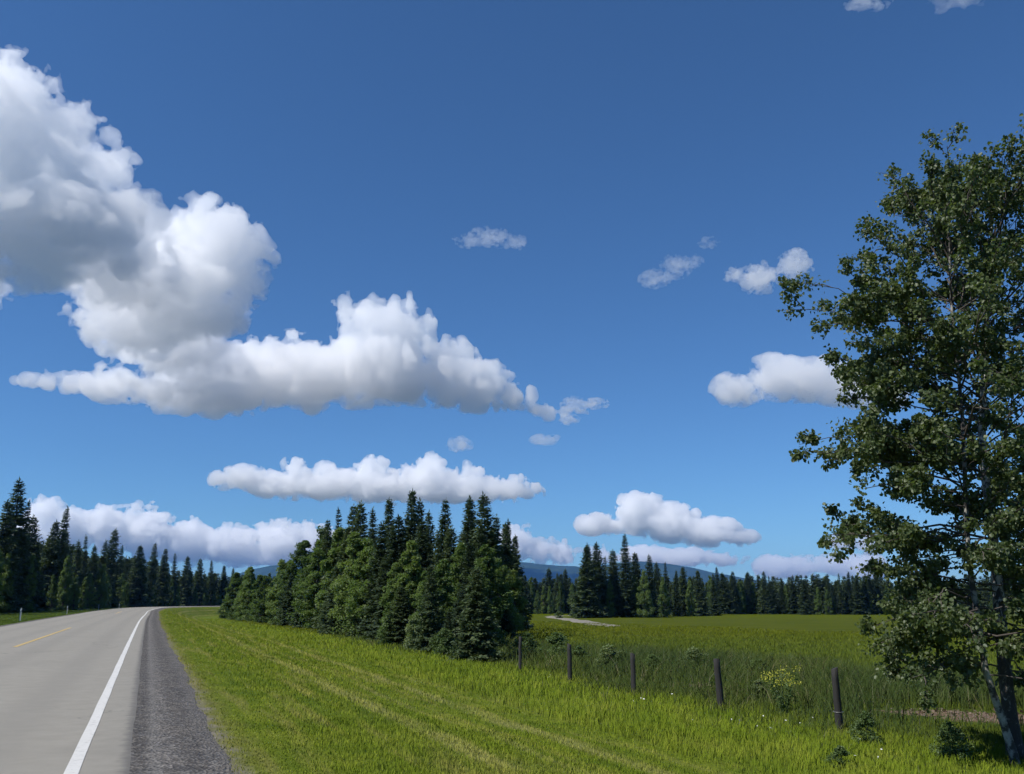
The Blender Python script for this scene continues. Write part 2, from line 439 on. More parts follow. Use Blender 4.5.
def gravel():
    N = NT('gravel'); P = N.pos(); s = N.attr('road_s').outputs['Fac']
    vor = N.n('TexVoronoi'); vor.inputs['Scale'].default_value = 26
    N.l(P, vor.inputs['Vector'])
    sep = N.n('SeparateColor'); N.l(vor.outputs['Color'], sep.inputs[0])
    mid = N.noise(2.0, 5, 0.65, vec=P)
    stone = N.ramp(sep.outputs[0], [(0.0, (0.050, 0.047, 0.044)), (0.55, (0.095, 0.088, 0.082)), (1.0, (0.20, 0.19, 0.175))])
    c = N.mix(N.smooth(mid, 0.35, 0.7), stone, N.mix(1.0, stone, (1.35, 1.3, 1.22), 'MULTIPLY'))
    d = N.math('ABSOLUTE', N.math('SUBTRACT', N.math('ADD', s, N.math('MULTIPLY', mid, 0.12)), 0.80))
    c = N.mix(N.math('MULTIPLY', N.math('SUBTRACT', 1.0, N.smooth(d, 0.02, 0.10)), 0.5), c, (0.15, 0.142, 0.13))
    dk = N.math('SUBTRACT', 1.0, N.smooth(N.math('ADD', s, N.math('MULTIPLY', N.math('SUBTRACT', mid, 0.5), 0.3)), 0.62, 0.76))
    c = N.mix(N.math('MULTIPLY', dk, 0.6), c, N.mix(1.0, c, (0.5, 0.5, 0.5), 'MULTIPLY'))
    pr = N.math('ABSOLUTE', N.math('SUBTRACT', N.math('ADD', s, N.math('MULTIPLY', N.math('SUBTRACT', mid, 0.5), 0.35)), 1.12))
    c = N.mix(N.math('MULTIPLY', N.math('SUBTRACT', 1.0, N.smooth(pr, 0.08, 0.26)), 0.5), c, N.mix(1.0, c, (0.62, 0.61, 0.6), 'MULTIPLY'))
    e = N.smooth(N.math('ADD', s, N.math('MULTIPLY', mid, 0.6)), 1.45, 1.95)
    c = N.mix(N.math('MULTIPLY', e, 0.6), c, (0.15, 0.135, 0.115))
    N.l(c, N.b.inputs['Base Color']); N.b.inputs['Roughness'].default_value = 0.95; N.b.inputs['Specular IOR Level'].default_value = 0.2
    N.bump(N.math('ADD', vor.outputs['Distance'], mid), 0.8, 0.03)
    return N.m
GRAV = gravel()
def shoulder_z(k, s, p):
    return {0: 0.003, 1: 0.002, 2: -0.015, 3: -0.055, 4: -0.30}[k] + (0.010 * np.sin(p[:, 0] * 3.1 + p[:, 1] * 1.3) if k > 1 else 0)
def sh_wob(k, idx): return (0.05 * np.sin(idx * 0.37) + 0.04 * np.sin(idx * 2.3 + 1)) if k >= 3 else 0
v, q, sv = strip([0.40, 0.66, 1.0, 1.45, 1.95], 0, i_end, shoulder_z, sh_wob)
me = mesh_np('gravel_shoulder', v, q, GRAV); a = me.attributes.new('road_s', 'FLOAT', 'POINT'); a.data.foreach_set('value', sv)
tag(obj('gravel_shoulder', me), kind='structure')
v, q, sv = strip([-9.4, -8.7, -8.1, -7.85], 0, i_end, lambda k, s, p: {0: -0.35, 1: -0.03, 2: 0.0, 3: -0.035}[k] + 0.012 * np.sin(p[:, 0] * 3.1 + p[:, 1] * 1.3), None)
me = mesh_np('gravel_shoulder', v, q, GRAV); a = me.attributes.new('road_s', 'FLOAT', 'POINT'); a.data.foreach_set('value', np.full(len(v), 1.2, np.float32))
tag(obj('gravel_shoulder', me), kind='structure')

def paint(name, col, wear):
    N = NT(name); P = N.pos()
    c = N.mix(N.math('MULTIPLY', N.smooth(N.noise(14, 5, 0.7, vec=P), 0.62 - wear * 0.2, 0.75), 0.75), col, (0.2, 0.19, 0.17))
    c = N.mix(N.math('MULTIPLY', N.noise(1.3, 3, vec=P), 0.25), c, (0.32, 0.31, 0.28))
    N.l(c, N.b.inputs['Base Color']); N.b.inputs['Roughness'].default_value = 0.6
    return N.m
mk = lambda lift: (lambda k, s, p: 0.015 + 0.02 * (3.6 - abs(s + 3.6)) * 0.5 + lift)
v, q, _ = strip([-0.065, 0.065], 0, i_end, mk(0.005), lambda k, idx: 0.003 * np.sin(idx * 2.1 + k) + .002 * np.sin(idx * 5.3 + 2 * k))
tag(obj('road_edge_line', mesh_np('road_edge_line', v, q, paint('white_road_paint', (0.60, 0.585, 0.54), 0.5))), kind='structure')
YEL = paint('yellow_road_paint', (0.50, 0.33, 0.07), 0.5)
# broken yellow centre line: dashes in one painted marking sheet
arc0 = ARC[np.argmin(np.hypot(PATH[:, 0] + 13.3, PATH[:, 1] - 33.0))]
vs, qs, off = [], [], 0
for k in range(-4, 12):
    a0 = arc0 + k * 90.0; a1 = a0 + 24.0
    i0 = int(np.searchsorted(ARC, a0)); i1 = int(np.searchsorted(ARC, a1))
    if i0 <= 1 or i1 >= i_end: continue
    v, q, _ = strip([-3.67, -3.53], i0, i1, lambda k_, s, p: mk(0.005)(0, -3.6, p))
    vs.append(v); qs.append(q + off); off += len(v)
tag(obj('road_centre_marking', mesh_np('road_centre_marking', np.concatenate(vs), np.concatenate(qs), YEL)), kind='structure')

# gravel farm track bending through the field
tt = np.gradient(TRACK, axis=0); tt /= np.linalg.norm(tt, axis=1)[:, None]; tn = np.stack([tt[:, 1], -tt[:, 0]], 1)
def track_m():
    N = NT('track_gravel'); P = N.pos()
    c = N.ramp(N.noise(1.2, 5, 0.6, vec=P), [(0.3, (0.13, 0.115, 0.085)), (0.7, (0.24, 0.215, 0.165))])
    N.l(c, N.b.inputs['Base Color']); N.b.inputs['Roughness'].default_value = 0.95
    return N.m
v, q, _ = strip([-2.7, -1.3, 0, 1.3, 2.7], 0, len(TRACK) - 1, lambda k, s, p: ground_z(p[:, 0], p[:, 1]) + (0.07 if abs(s) < 2 else -0.12) - 0.5 * np.clip((112 - p[:, 1]) / 10, 0, 1), lambda k, idx: 0.5 * np.sin(idx * 0.9 + k) if k in (0, 4) else 0, TRACK, tn)
tag(obj('farm_track', mesh_np('farm_track', v, q, track_m())), kind='structure')

# ---------------------------------------------------------------- far wooded hills
RIDGE = np.array([(-6500, 60), (-4600, 90), (-3300, 130), (-2749, 233), (-2605, 301), (-2409, 350), (-2112, 379), (-1116, 405), (-500, 385), (80, 379), (677, 345), (950, 375), (1177, 409), (1474, 370),
                  (1869, 291), (2312, 223), (2849, 110), (3600, 70), (6500, 50)], float)
hx = np.linspace(-6500, 6500, 300); hy = np.linspace(7300, 11200, 90)
HX, HY = np.meshgrid(hx, hy, indexing='ij')
ridge = np.interp(HX + 60 * np.sin(HY * .004), RIDGE[:, 0], RIDGE[:, 1])
prof = sst(HY, 7350, 9000 + 0 * HX) * (1 - 0.75 * sst(HY, 9050, 11100))
rng = np.random.default_rng(77)
nz = np.zeros(HX.shape)
for sc_, am in ((700, 26), (330, 12), (150, 6), (90, 4)):
    px_, py_ = rng.uniform(0, 6, 2)
    nz += am * np.sin(HX / sc_ * 2.2 + px_ + 1.2 * np.sin(HY / sc_ * 1.7)) * np.cos(HY / sc_ * 2.0 + py_)
HZ = -6 + ridge * prof + (nz - 18) * prof * np.clip(ridge / 200, .2, 1) * 0.45 + rng.normal(0, 2.2, HX.shape) * prof
ids = np.arange(HX.size).reshape(HX.shape)
hq = np.stack([ids[:-1, :-1], ids[1:, :-1], ids[1:, 1:], ids[:-1, 1:]], -1).reshape(-1, 4)
N = NT('far_forest'); P = N.pos()
c = N.ramp(N.noise(0.008, 6, 0.65, vec=P), [(0.35, (0.018, 0.030, 0.016)), (0.6, (0.035, 0.055, 0.026)), (0.75, (0.06, 0.08, 0.035))])
N.l(c, N.b.inputs['Base Color']); N.b.inputs['Roughness'].default_value = 1.0; N.b.inputs['Specular IOR Level'].default_value = 0
tag(obj('hills', mesh_np('hills', np.stack([HX, HY, HZ], -1).reshape(-1, 3), hq, N.m)), kind='structure')

# ---------------------------------------------------------------- the air
def haze_box():
    x0, x1, y0, y1, z0, z1 = -13200, 13200, -13200, 13200, -8, 480
    bm = bmesh.new()
    bmesh.ops.create_cube(bm, size=1)
    for v_ in bm.verts:
        v_.co = ((x0 + x1) / 2 + v_.co.x * (x1 - x0), (y0 + y1) / 2 + v_.co.y * (y1 - y0), (z0 + z1) / 2 + v_.co.z * (z1 - z0))
    me = bpy.data.meshes.new('haze'); bm.to_mesh(me); bm.free()
    m = bpy.data.materials.new('thin_haze'); m.use_nodes = True; t = m.node_tree; t.nodes.clear()
    o = t.nodes.new('ShaderNodeOutputMaterial'); p = t.nodes.new('ShaderNodeVolumePrincipled')
    p.inputs['Color'].default_value = (0.17, 0.45, 1.0, 1); p.inputs['Density'].default_value = 5e-5; p.inputs['Anisotropy'].default_value = 0.2
    t.links.new(p.outputs[0], o.inputs['Volume']); me.materials.append(m)
    return tag(obj('haze', me), kind='stuff')
haze_box()
# ---------------------------------------------------------------- foliage and bark materials
def foliage(name, stops, scale=1.2, trans=0.25, rough=0.55, spec=0.3, vary=0.3, hue=None):
    N = NT(name); P = N.pos()
    f = N.noise(scale, 3, 0.6, vec=P)
    rnd = N.n('ObjectInfo').outputs['Random']
    c = N.ramp(N.math('ADD', f, N.math('MULTIPLY', N.math('SUBTRACT', rnd, 0.5), vary)), stops)
    N.l(c, N.b.inputs['Base Color']); N.b.inputs['Roughness'].default_value = rough; N.b.inputs['Specular IOR Level'].default_value = spec
    tr = N.n('BsdfTranslucent'); N.l(N.mix(1.0, c, (1.5, 1.6, 0.8), 'MULTIPLY'), tr.inputs['Color'])
    mx = N.n('MixShader'); mx.inputs[0].default_value = trans
    N.l(N.b.outputs[0], mx.inputs[1]); N.l(tr.outputs[0], mx.inputs[2]); N.l(mx.outputs[0], N.out.inputs['Surface'])
    return N.m
def bark(name, stops, scale=6, stretch=0.25):
    N = NT(name)
    mp = N.n('Mapping'); mp.inputs['Scale'].default_value = (1, 1, stretch); N.l(N.n('TexCoord').outputs['Object'], mp.inputs[0])
    f = N.noise(scale, 5, 0.65, vec=mp.outputs[0])
    N.l(N.ramp(f, stops), N.b.inputs['Base Color']); N.b.inputs['Roughness'].default_value = 0.9
    N.bump(f, 0.6, 0.03)
    return N.m
M_SPRUCE = foliage('spruce_needles', [(0.25, (0.034, 0.054, 0.026)), (0.5, (0.050, 0.076, 0.033)), (0.8, (0.076, 0.104, 0.042))], 1.4, 0.22, 0.6, vary=.5)
M_LEAFY = foliage('leafy_foliage', [(0.2, (0.056, 0.092, 0.026)), (0.5, (0.092, 0.142, 0.038)), (0.85, (0.145, 0.195, 0.056))], 0.8, 0.38, 0.55, vary=.55)
M_SHRUB = foliage('shrub_leaves', [(0.3, (0.065, 0.105, 0.030)), (0.7, (0.11, 0.155, 0.050))], 2.0, 0.3, 0.55)
M_PALE = foliage('pale_leaves', [(0.3, (0.10, 0.14, 0.055)), (0.7, (0.16, 0.20, 0.08))], 2.0, 0.3, 0.55)
M_ASPEN = foliage('aspen_leaves', [(0.28, (0.046, 0.070, 0.025)), (0.5, (0.072, 0.100, 0.033)), (0.78, (0.118, 0.144, 0.052))], 2.4, 0.38, 0.5, 0.45)
M_BARK = bark('dark_bark', [(0.3, (0.035, 0.028, 0.022)), (0.7, (0.10, 0.085, 0.07))])
M_PALEBARK = bark('pale_bark', [(0.46, (0.04, 0.036, 0.03)), (0.54, (0.22, 0.21, 0.18)), (0.75, (0.38, 0.37, 0.33))], 5, 0.9)

# ---------------------------------------------------------------- mesh builders
def tube(paths, sides=7):
    """paths: list of (points (n,3), radii (n,)) -> verts, quads"""
    V, Q, off = [], [], 0
    for pts, rad in paths:
        pts = np.asarray(pts, float); rad = np.asarray(rad, float); n = len(pts)
        t = np.gradient(pts, axis=0); t /= np.linalg.norm(t, axis=1)[:, None] + 1e-9
        up = np.array([0.31, 0.2, 0.93]) if abs(t[0, 2]) < 0.8 else np.array([0.9, 0.3, 0.1])
        u = np.cross(t, up); u /= np.linalg.norm(u, axis=1)[:, None] + 1e-9
        w = np.cross(t, u)
        an = np.linspace(0, 2 * math.pi, sides, endpoint=False)
        ring = pts[:, None] + rad[:, None, None] * (np.cos(an)[None, :, None] * u[:, None] + np.sin(an)[None, :, None] * w[:, None])
        V.append(ring.reshape(-1, 3))
        i = np.arange(n - 1)[:, None] * sides; j = np.arange(sides)[None]; k = (j + 1) % sides
        Q.append(np.stack([i + j, i + k, i + sides + k, i + sides + j], -1).reshape(-1, 4) + off)
        off += n * sides
    return np.concatenate(V), np.concatenate(Q)

def blades(base, dirv, length, width, nrm, fold=0.0, mid=0.5):
    """kite-shaped faces: base point, direction, length, width, normal hint"""
    dirv = dirv / (np.linalg.norm(dirv, axis=1)[:, None] + 1e-9)
    sd = np.cross(dirv, nrm); sd /= np.linalg.norm(sd, axis=1)[:, None] + 1e-9
    up = np.cross(sd, dirv)
    L = length[:, None]; W = width[:, None] * 0.5
    a = base; c = base + dirv * L
    m_ = base + dirv * L * mid
    b = m_ + sd * W + up * fold * W; d = m_ - sd * W + up * fold * W
    V = np.stack([a, b, c, d], 1).reshape(-1, 3)
    return V, np.arange(len(V)).reshape(-1, 4)

def leaves(base, dirv, length, width, nrm):
    """rounded leaves, folded along the midrib: 6 points, 2 quads"""
    dirv = dirv / (np.linalg.norm(dirv, axis=1)[:, None] + 1e-9)
    sd = np.cross(dirv, nrm); sd /= np.linalg.norm(sd, axis=1)[:, None] + 1e-9
    up = np.cross(sd, dirv)
    L = length[:, None]; W = width[:, None] * 0.5
    p0 = base; p3 = base + dirv * L - up * L * 0.12
    r1 = base + dirv * L * .25 + sd * W + up * W * .3; r2 = base + dirv * L * .7 + sd * W * .8 + up * W * .2
    l1 = base + dirv * L * .25 - sd * W + up * W * .3; l2 = base + dirv * L * .7 - sd * W * .8 + up * W * .2
    V = np.stack([p0, r1, r2, p3, l2, l1], 1).reshape(-1, 3)
    k = np.arange(len(base))[:, None] * 6
    Q = np.stack([k + [0, 1, 2, 3], k + [0, 3, 4, 5]], 1).reshape(-1, 4)
    return V, Q

def spruce_mesh(seed, H, Rb, whorls, per, sprays, ragged=0.25, skirt=0.03, power=0.8, spray_len=0.42, fine=1.0):
    rng = np.random.default_rng(seed)
    bend = rng.normal(0, 0.012, 2)
    B, Dv, L, W, Nn = [], [], [], [], []
    limbs = []
    for i in range(whorls):
        t = (i + rng.uniform(-.3, .3)) / whorls
        t = min(max(t, 0), 1) ** 0.92
        z = H * (skirt + (0.985 - skirt) * t)
        reach = Rb * ((1 - t) ** power) * min(1, 0.72 + t * 4)
        k = max(5, int(per * (0.85 + 0.15 * (1 - t)) + rng.uniform(0, 1)))
        a0 = rng.uniform(0, 6.28)
        for j in range(k):
            az = a0 + j * 6.283 / k + rng.normal(0, 0.25)
            ln = reach * rng.uniform(1 - 1.5 * ragged, 1 + ragged * .6) + 0.07 * Rb
            el = math.radians(42 * t ** 1.5 - 16 + rng.normal(0, 7))
            h = np.array([math.cos(az), math.sin(az), 0])
            m = max(5, int(sprays * (0.4 + 0.6 * ln / Rb)))
            u = np.linspace(0.06, 1, m) + rng.normal(0, .02, m)
            droop = -0.20 * ln * np.sin(np.clip(u, 0, 1) * math.pi * 0.75) * (1 - t)
            pts = h[None] * (ln * u * math.cos(el))[:, None]
            pts[:, 2] = z + ln * u * math.sin(el) + droop + 0.10 * ln * u ** 3
            pts[:, :2] += bend * (z / H) ** 2 * H
            side = np.cross(h, [0, 0, 1])
            ctr = pts
            for sgn in (-1, 1, 0):
                sl = spray_len * ln * (1.15 - 0.8 * u) + 0.085 * Rb
                dv = h[None] * (0.75 if sgn else 1.0) + sgn * side[None] * 0.8
                dv = np.repeat(dv, m, 0); dv[:, 2] += -0.28 + rng.normal(0, .16, m) + (0.25 * t)
                dv += rng.normal(0, .14, (m, 3))
                B.append(ctr + rng.normal(0, 0.03 * Rb, (m, 3)) * [1, 1, .8]); Dv.append(dv); L.append(sl * rng.uniform(.7, 1.2, m))
                W.append(sl * (0.50 if sgn else 0.40) * rng.uniform(.7, 1.2, m) / fine)
                nn = np.tile([0, 0, 1.0], (m, 1)) + rng.normal(0, .45, (m, 3)); Nn.append(nn)
    # leader
    m = 8
    B.append(np.stack([np.full(m, bend[0] * H), np.full(m, bend[1] * H), np.linspace(.93, .985, m) * H], 1)); dv = rng.normal(0, .35, (m, 3)); dv[:, 2] = 1
    Dv.append(dv); L.append(np.full(m, .035 * H)); W.append(np.full(m, .010 * H)); Nn.append(rng.normal(0, 1, (m, 3)))
    V, Q = blades(np.concatenate(B), np.concatenate(Dv), np.concatenate(L), np.concatenate(W), np.concatenate(Nn), mid=0.42)
    zt = np.linspace(0, 1, 8)
    tv, tq = tube([(np.stack([bend[0] * zt ** 2 * H, bend[1] * zt ** 2 * H, zt * H * 0.98 - 0.3 * (zt == 0)], 1), H * 0.013 * (1 - zt) ** 0.8 + 0.012)], 7)
    return mesh_np('spruce_trunk', tv, tq, M_BARK), mesh_np('spruce_crown', V, Q, M_SPRUCE, smooth=False)

def leafy_mesh(seed, H, Rw, clumps, per, leaf, low=0.12, mat=None, trunk=True, narrow=1.0, barkm=None):
    """rounded broadleaf crown: leaves in uneven clumps carried by limbs"""
    rng = np.random.default_rng(seed)
    cs, rs, limbs = [], [], []
    tries = 0
    lobes = [(rng.normal(0, .25 * Rw, 2), rng.uniform(.45, .95)) for _ in range(5)]
    for i in range(clumps):
        t = rng.uniform(0, 1) ** 0.85
        z = H * (low + (0.97 - low) * t)
        prof = Rw * (math.sin(math.pi * min(1, 0.16 + 0.80 * t)) ** 0.7) * (1 - 0.5 * t) * narrow
        a = rng.uniform(0, 6.283); rr = prof * math.sqrt(rng.uniform(.12, 1)) * (0.82 + 0.3 * math.sin(3 * a + seed) * rng.uniform(.3, 1))
        c = np.array([rr * math.cos(a), rr * math.sin(a), z + rng.normal(0, .02 * H)])
        r = Rw * rng.uniform(.14, .30) * (1.1 - 0.5 * t)
        cs.append(c); rs.append(r)
        if i % 3 == 0:
            b = np.array([0, 0, max(.08 * H, z - rng.uniform(.5, 1.1) * rr - .05 * H)])
            mid = (b + c) / 2 + [0, 0, .06 * H]
            limbs.append((np.stack([b, mid, c]), np.array([.010, .006, .003]) * H * .7))
    cs = np.array(cs); rs = np.array(rs)
    ci = np.repeat(np.arange(clumps), per); n = len(ci)
    d = rng.normal(0, 1, (n, 3)); d /= np.linalg.norm(d, axis=1)[:, None]
    base = cs[ci] + d * (rs[ci] * rng.uniform(.15, 1.15, n) ** .6)[:, None] * [1, 1, .75]
    dv = d * .6 + rng.normal(0, .6, (n, 3)); dv[:, 2] -= .25
    nn = np.array([0, 0, 1.0]) + d * 0.7 + rng.normal(0, .5, (n, 3))
    ln = leaf * rng.uniform(.65, 1.3, n)
    V, Q = blades(base, dv, ln, ln * rng.uniform(.6, .9, n), nn, fold=.15, mid=.45)
    zt = np.linspace(0, 1 if trunk else .25, 6)
    wob = rng.normal(0, .012 * H, (6, 2)); wob[0] = 0
    tr = [(np.stack([wob[:, 0], wob[:, 1], zt * H * .9 - .3 * (zt == 0)], 1), H * .012 * (1 - zt) + .01)]
    tv, tq = tube(tr + limbs, 6)
    return mesh_np('leafy_trunk', tv, tq, barkm or M_BARK), mesh_np('leafy_crown', V, Q, mat or M_LEAFY, smooth=False)

HIDE = []
def proto(kind, label, cat, meshes, names=('trunk', 'crown')):
    o = thing(kind, label, cat, (0, 0, 0))
    for nm, me in zip(names, meshes): obj(nm, me, o)
    return [o, False]
def place(pr, x, y, size, h0, label, group=None, rz=None, wide=1.0, sink=0.05, rnd=random.Random(5)):
    z = float(ground_z(np.array([x]), np.array([y]))[0]) - sink
    s = size / h0
    tl = (rnd.gauss(0, .018), rnd.gauss(0, .018)); rz = rnd.uniform(0, 6.28) if rz is None else rz
    sc = (s * wide, s * wide, s)
    if not pr[1]:
        pr[1] = True; o = pr[0]
        o.location = (x, y, z); o.rotation_euler = (*tl, rz); o.scale = sc; o['label'] = label
        if group: o['group'] = group
        return o
    o = copy_thing(pr[0], (x, y, z), rz, sc, label, group); o.rotation_euler = (*tl, rz)
    if not group and 'group' in o: del o['group']
    return o

T0 = time.time()
SP = [proto('spruce_tree', 'dark spruce', 'tree', spruce_mesh(10 + i, 12, (2.1, 1.7, 2.5, 1.5, 2.0, 1.25)[i], (50, 46, 48, 50, 44, 46)[i], 7, 10,
      (.25, .3, .28, .25, .36, .4)[i], (.03, .05, .04, .03, .06, .10)[i], (.85, .75, .95, .8, .7, .8)[i])) for i in range(6)]
SPF = [proto('spruce_tree', 'dark spruce', 'tree', spruce_mesh(40 + i, 4.2, (1.25, .95, 1.15)[i], (34, 30, 30)[i], 8, 15, .22, .03, (.9, .85, .8)[i], .38, 1.25)) for i in range(3)]
LF = [proto('leafy_tree', 'leafy tree', 'tree', leafy_mesh(60 + i, 9, (2.2, 2.6, 1.8, 2.3)[i], 100, 210, .165, (.03, .05, .08, .03)[i])) for i in range(4)]

# ---------------------------------------------------------------- the copse beyond the fence
CLUSTER_SPRUCE = [(-20.1, 97, 11.6), (-17.4, 92, 12.2), (-15.2, 86, 11.9), (-13.3, 80, 11.5), (-11.6, 76, 10.5), (-10.1, 74, 11.1), (-7.8, 68, 11.0), (-7.8, 73, 10.9), (-6.0, 66, 9.1), (-5.4, 71, 10.6), (-3.8, 69, 10.5), (-3.2, 74, 11.1), (-1.7, 66, 10.4), (-0.9, 76, 9.5), (-0.5, 84, 10.0), (0.4, 92, 9.5), (-9.4, 64, 8.2), (-7.5, 60, 8.2), (-5.8, 58, 7.7), (-4.7, 57, 6.9), (-3.9, 60, 7.5), (-2.1, 60, 7.8), (-11.3, 70, 8.0), (-14.6, 80, 9.3), (-18.0, 90, 9.2), (-22.9, 104, 9.8), (-1.2, 66, 7.0), (-2.5, 55, 6.2), ]
CLUSTER_SMALL = [(-1.5, 39.5, 4.0), (-4.1, 47, 4.5), (-16.8, 84, 3.5), (-11.2, 68, 2.8), (-8.2, 60, 5.2), (-6.5, 54, 3.5), (-2.5, 45, 3.1), (-3.1, 44, 2.1), (-14.1, 77, 4.8), (-0.4, 58, 2.6), (-30.9, 122, 4.5), (-44.6, 160, 6.1), ]
CLUSTER_LEAFY = [(-27.4, 118, 10.8), (-21.3, 100, 10.6), (-16.6, 86, 9.6), (-13.3, 76, 8.1), (-32.9, 135, 9.1), (-10.5, 68, 7.1), (-6.1, 55, 6.2), (-4.1, 52, 4.8), (-1.6, 50, 5.6), (-0.8, 62, 5.3), (0.2, 75, 5.2), (-3.3, 56, 5.9), (-55.8, 190, 8.2), (-62.5, 205, 8.3), (-40.1, 150, 6.6), (-7.4, 58, 4.8), (-4.8, 50, 4.2), ]
MID_SPRUCE = [(17.1, 205, 16.1), (18.6, 212, 17.0), (19.8, 210, 17.1), (22.0, 216, 14.2), (24.2, 214, 15.8), (26.5, 212, 19.1), (29.9, 220, 15.4), (34.0, 225, 15.2), (38.4, 240, 14.0), (41.6, 245, 14.3), (48.1, 255, 13.7), (44.9, 250, 12.4), (54.6, 265, 13.0), (60.5, 272, 12.4), ]
MID_LEAFY = [(30.6, 210, 10.5), (28.6, 214, 9.7), (16.0, 206, 10.5), (22.3, 208, 8.4), (38.1, 230, 9.5), (48.8, 250, 9.7), (15.3, 290, 9.9), (11.9, 285, 8.9), ]
rr = random.Random(3)
def nth(i, seq): return seq[i % len(seq)]
CS_LABEL = {3: 'slim dark spruce on the left shoulder of the copse skyline', 6: 'tallest dark spruce rising in the middle of the copse skyline',
            9: 'spruce with a broad pointed top just right of the tallest copse spruce', 12: 'tall pointed spruce that tops the right end of the copse',
            0: 'leftmost pointed spruce on the copse skyline', 15: 'lowest spruce at the right edge of the copse by the open field'}
for i, (x, y, h) in enumerate(CLUSTER_SPRUCE):
    lab = CS_LABEL.get(i, 'dark spruce among others inside the copse beyond the fence')
    place(SP[(i * 5 + i // 3) % 6], x, y, h, 12, lab, None if i in CS_LABEL else 'spruces inside the copse', wide=rr.uniform(.72, 1.15) * (1.15 if h < 9 else 1))
SM_LABEL = ['small dense spruce in front of the copse beside the farthest fence post', 'thin young spruce with tiered branches left of the small dense spruce at the copse front',
            'low dark spruce low on the left half of the copse edge', 'squat dark spruce halfway along the copse edge', 'broad dark spruce standing at the foot of the copse front',
            'ragged spruce on the copse edge between the broad dark spruce and the tiered young one', 'young spruce close behind the small dense spruce', 'knee high spruce beside the tiered young spruce',
            'pointed dark spruce on the left part of the copse edge', 'dim small spruce at the right foot of the copse', 'dark spruce near the thin left end of the copse', 'lone dark spruce among the far leafy bushes at the left tip of the copse']
for i, (x, y, h) in enumerate(CLUSTER_SMALL):
    place(SPF[i % 3], x, y, h, 4.2, SM_LABEL[i], wide=(1.0, .9, 1.15, 1.25, 1.05, 1.2, 1.1, 1, 1.1, 1.1, 1, 1)[i])
for i, (x, y, h) in enumerate(CLUSTER_LEAFY):
    lab = {0: 'leafy tree standing tallest on the sloping left edge of the copse', 5: 'bright leafy tree in the front middle of the copse', 8: 'leafy tree above the small dense spruce at the copse right',
           13: 'leafy tree at the far left tip of the copse by the road bend'}.get(i, 'leafy green tree in the copse among the dark spruces')
    place(LF[i % 4], x, y, h, 9, lab, None if i in (0, 5, 8, 13) else 'leafy trees of the copse', wide=rr.uniform(1.2, 1.5) if i in (0, 1, 4, 10) else rr.uniform(.95, 1.25))
# more of the same leafy edge, so the copse closes
for i in range(15):
    y = 78 + i * 7.8 + rr.uniform(-2, 2); e = ((13.0 / .929) - 4.2 - .398 * (y - 9.1))
    x = e + 1.0 + rr.uniform(0, 2.5) + .01 * y
    place(LF[(i + 1) % 4], x, y, rr.uniform(4.5, 6.5) + .015 * y, 9, 'low leafy tree along the roadside edge of the copse', 'leafy edge of the copse', wide=rr.uniform(1.1, 1.4)) if i % 3 == 2 or y > 112 else place(SPF[i % 3] if i < 6 else SP[(i * 2) % 6], x, y, rr.uniform(3.6, 5.5) + .012 * y, 4.2 if i < 6 else 12, 'young spruce along the roadside edge of the copse', 'young spruces on the edge of the copse', wide=1.0 if i < 6 else 1.5)
for i in range(14):
    y = 66 + i * 5.0; x = 13.0 / .929 - 4.2 - .398 * (y - 9.1) + 5 + rr.uniform(0, 5) + .05 * y
    place(SP[(i * 2 + 1) % 6], x, y + rr.uniform(0, 8), rr.uniform(8, 10), 12, 'dark spruce among others inside the copse beyond the fence', 'spruces inside the copse')

# ---------------------------------------------------------------- the clump by the farm track
for i, (x, y, h) in enumerate(MID_SPRUCE):
    lab = {0: 'spruce at the left end of the clump beside the farm track', 5: 'tallest spruce of the clump beyond the farm track', 4: 'thin spruce left of the tallest one in the clump by the farm track'}.get(i, 'dark spruce in the clump across the field by the farm track')
    place(SP[(i * 5 + 2) % 6], x, y, h, 12, lab, None if i in (0, 4, 5) else 'spruces of the clump by the farm track', wide=1.15)
for i, (x, y, h) in enumerate(MID_LEAFY):
    place(LF[(i * 3 + 1) % 4], x, y, h, 9, 'pale green leafy tree at the front of the clump by the farm track' if i == 0 else 'leafy tree among the spruces beyond the farm track', None if i == 0 else 'leafy trees beyond the farm track', wide=.8)

# ---------------------------------------------------------------- the forest left of the road
LEFT = [(-87.3, 158, 23.3), (-84.2, 150, 18.5), (-87.0, 160, 19.6), (-88.1, 165, 17.4), (-98.3, 195, 22.1), (-97.3, 190, 18.6), (-99.5, 200, 17.3), (-103.7, 215, 16.1), (-106.9, 230, 15.8), (-106.6, 225, 18.0), (-113.8, 255, 22.1), (-113.5, 250, 18.4), (-116.6, 268, 18.1), (-117.8, 285, 19.2), (-119.7, 300, 21.0), (-119.6, 310, 19.6), (-120.0, 322, 18.6), (-118.3, 330, 17.9), (-117.0, 340, 17.6), (-115.2, 348, 17.3), (-111.9, 352, 15.5), (-110.5, 360, 14.7), (-108.9, 372, 13.5), (-105.5, 385, 11.8), (-100.6, 392, 11.6), ]
LL = {0: 'very tall spruce at the left end of the forest beside the road', 4: 'tall broad dark spruce standing out above the left forest', 10: 'tall pointed spruce farther along the forest left of the road'}
for i, (x, y, h) in enumerate(LEFT):
    place(SP[(i * 5 + 1 + i // 6) % 6], x, y, h, 12, LL.get(i, 'dark spruce in the forest edge left of the road'), None if i in LL else 'spruces of the forest left of the road', wide=rr.uniform(.95, 1.2))
EDGE = np.array([(-72, 70), (-80, 110), (-88, 142), (-98, 178), (-113, 232), (-126, 284), (-121, 342), (-94, 388), (-52, 424), (-5, 440), (60, 446)], float)
EC = catmull(EDGE, 1.0)
et = np.gradient(EC, axis=0); et /= np.linalg.norm(et, axis=1)[:, None]; en = np.stack([et[:, 1], -et[:, 0]], 1)
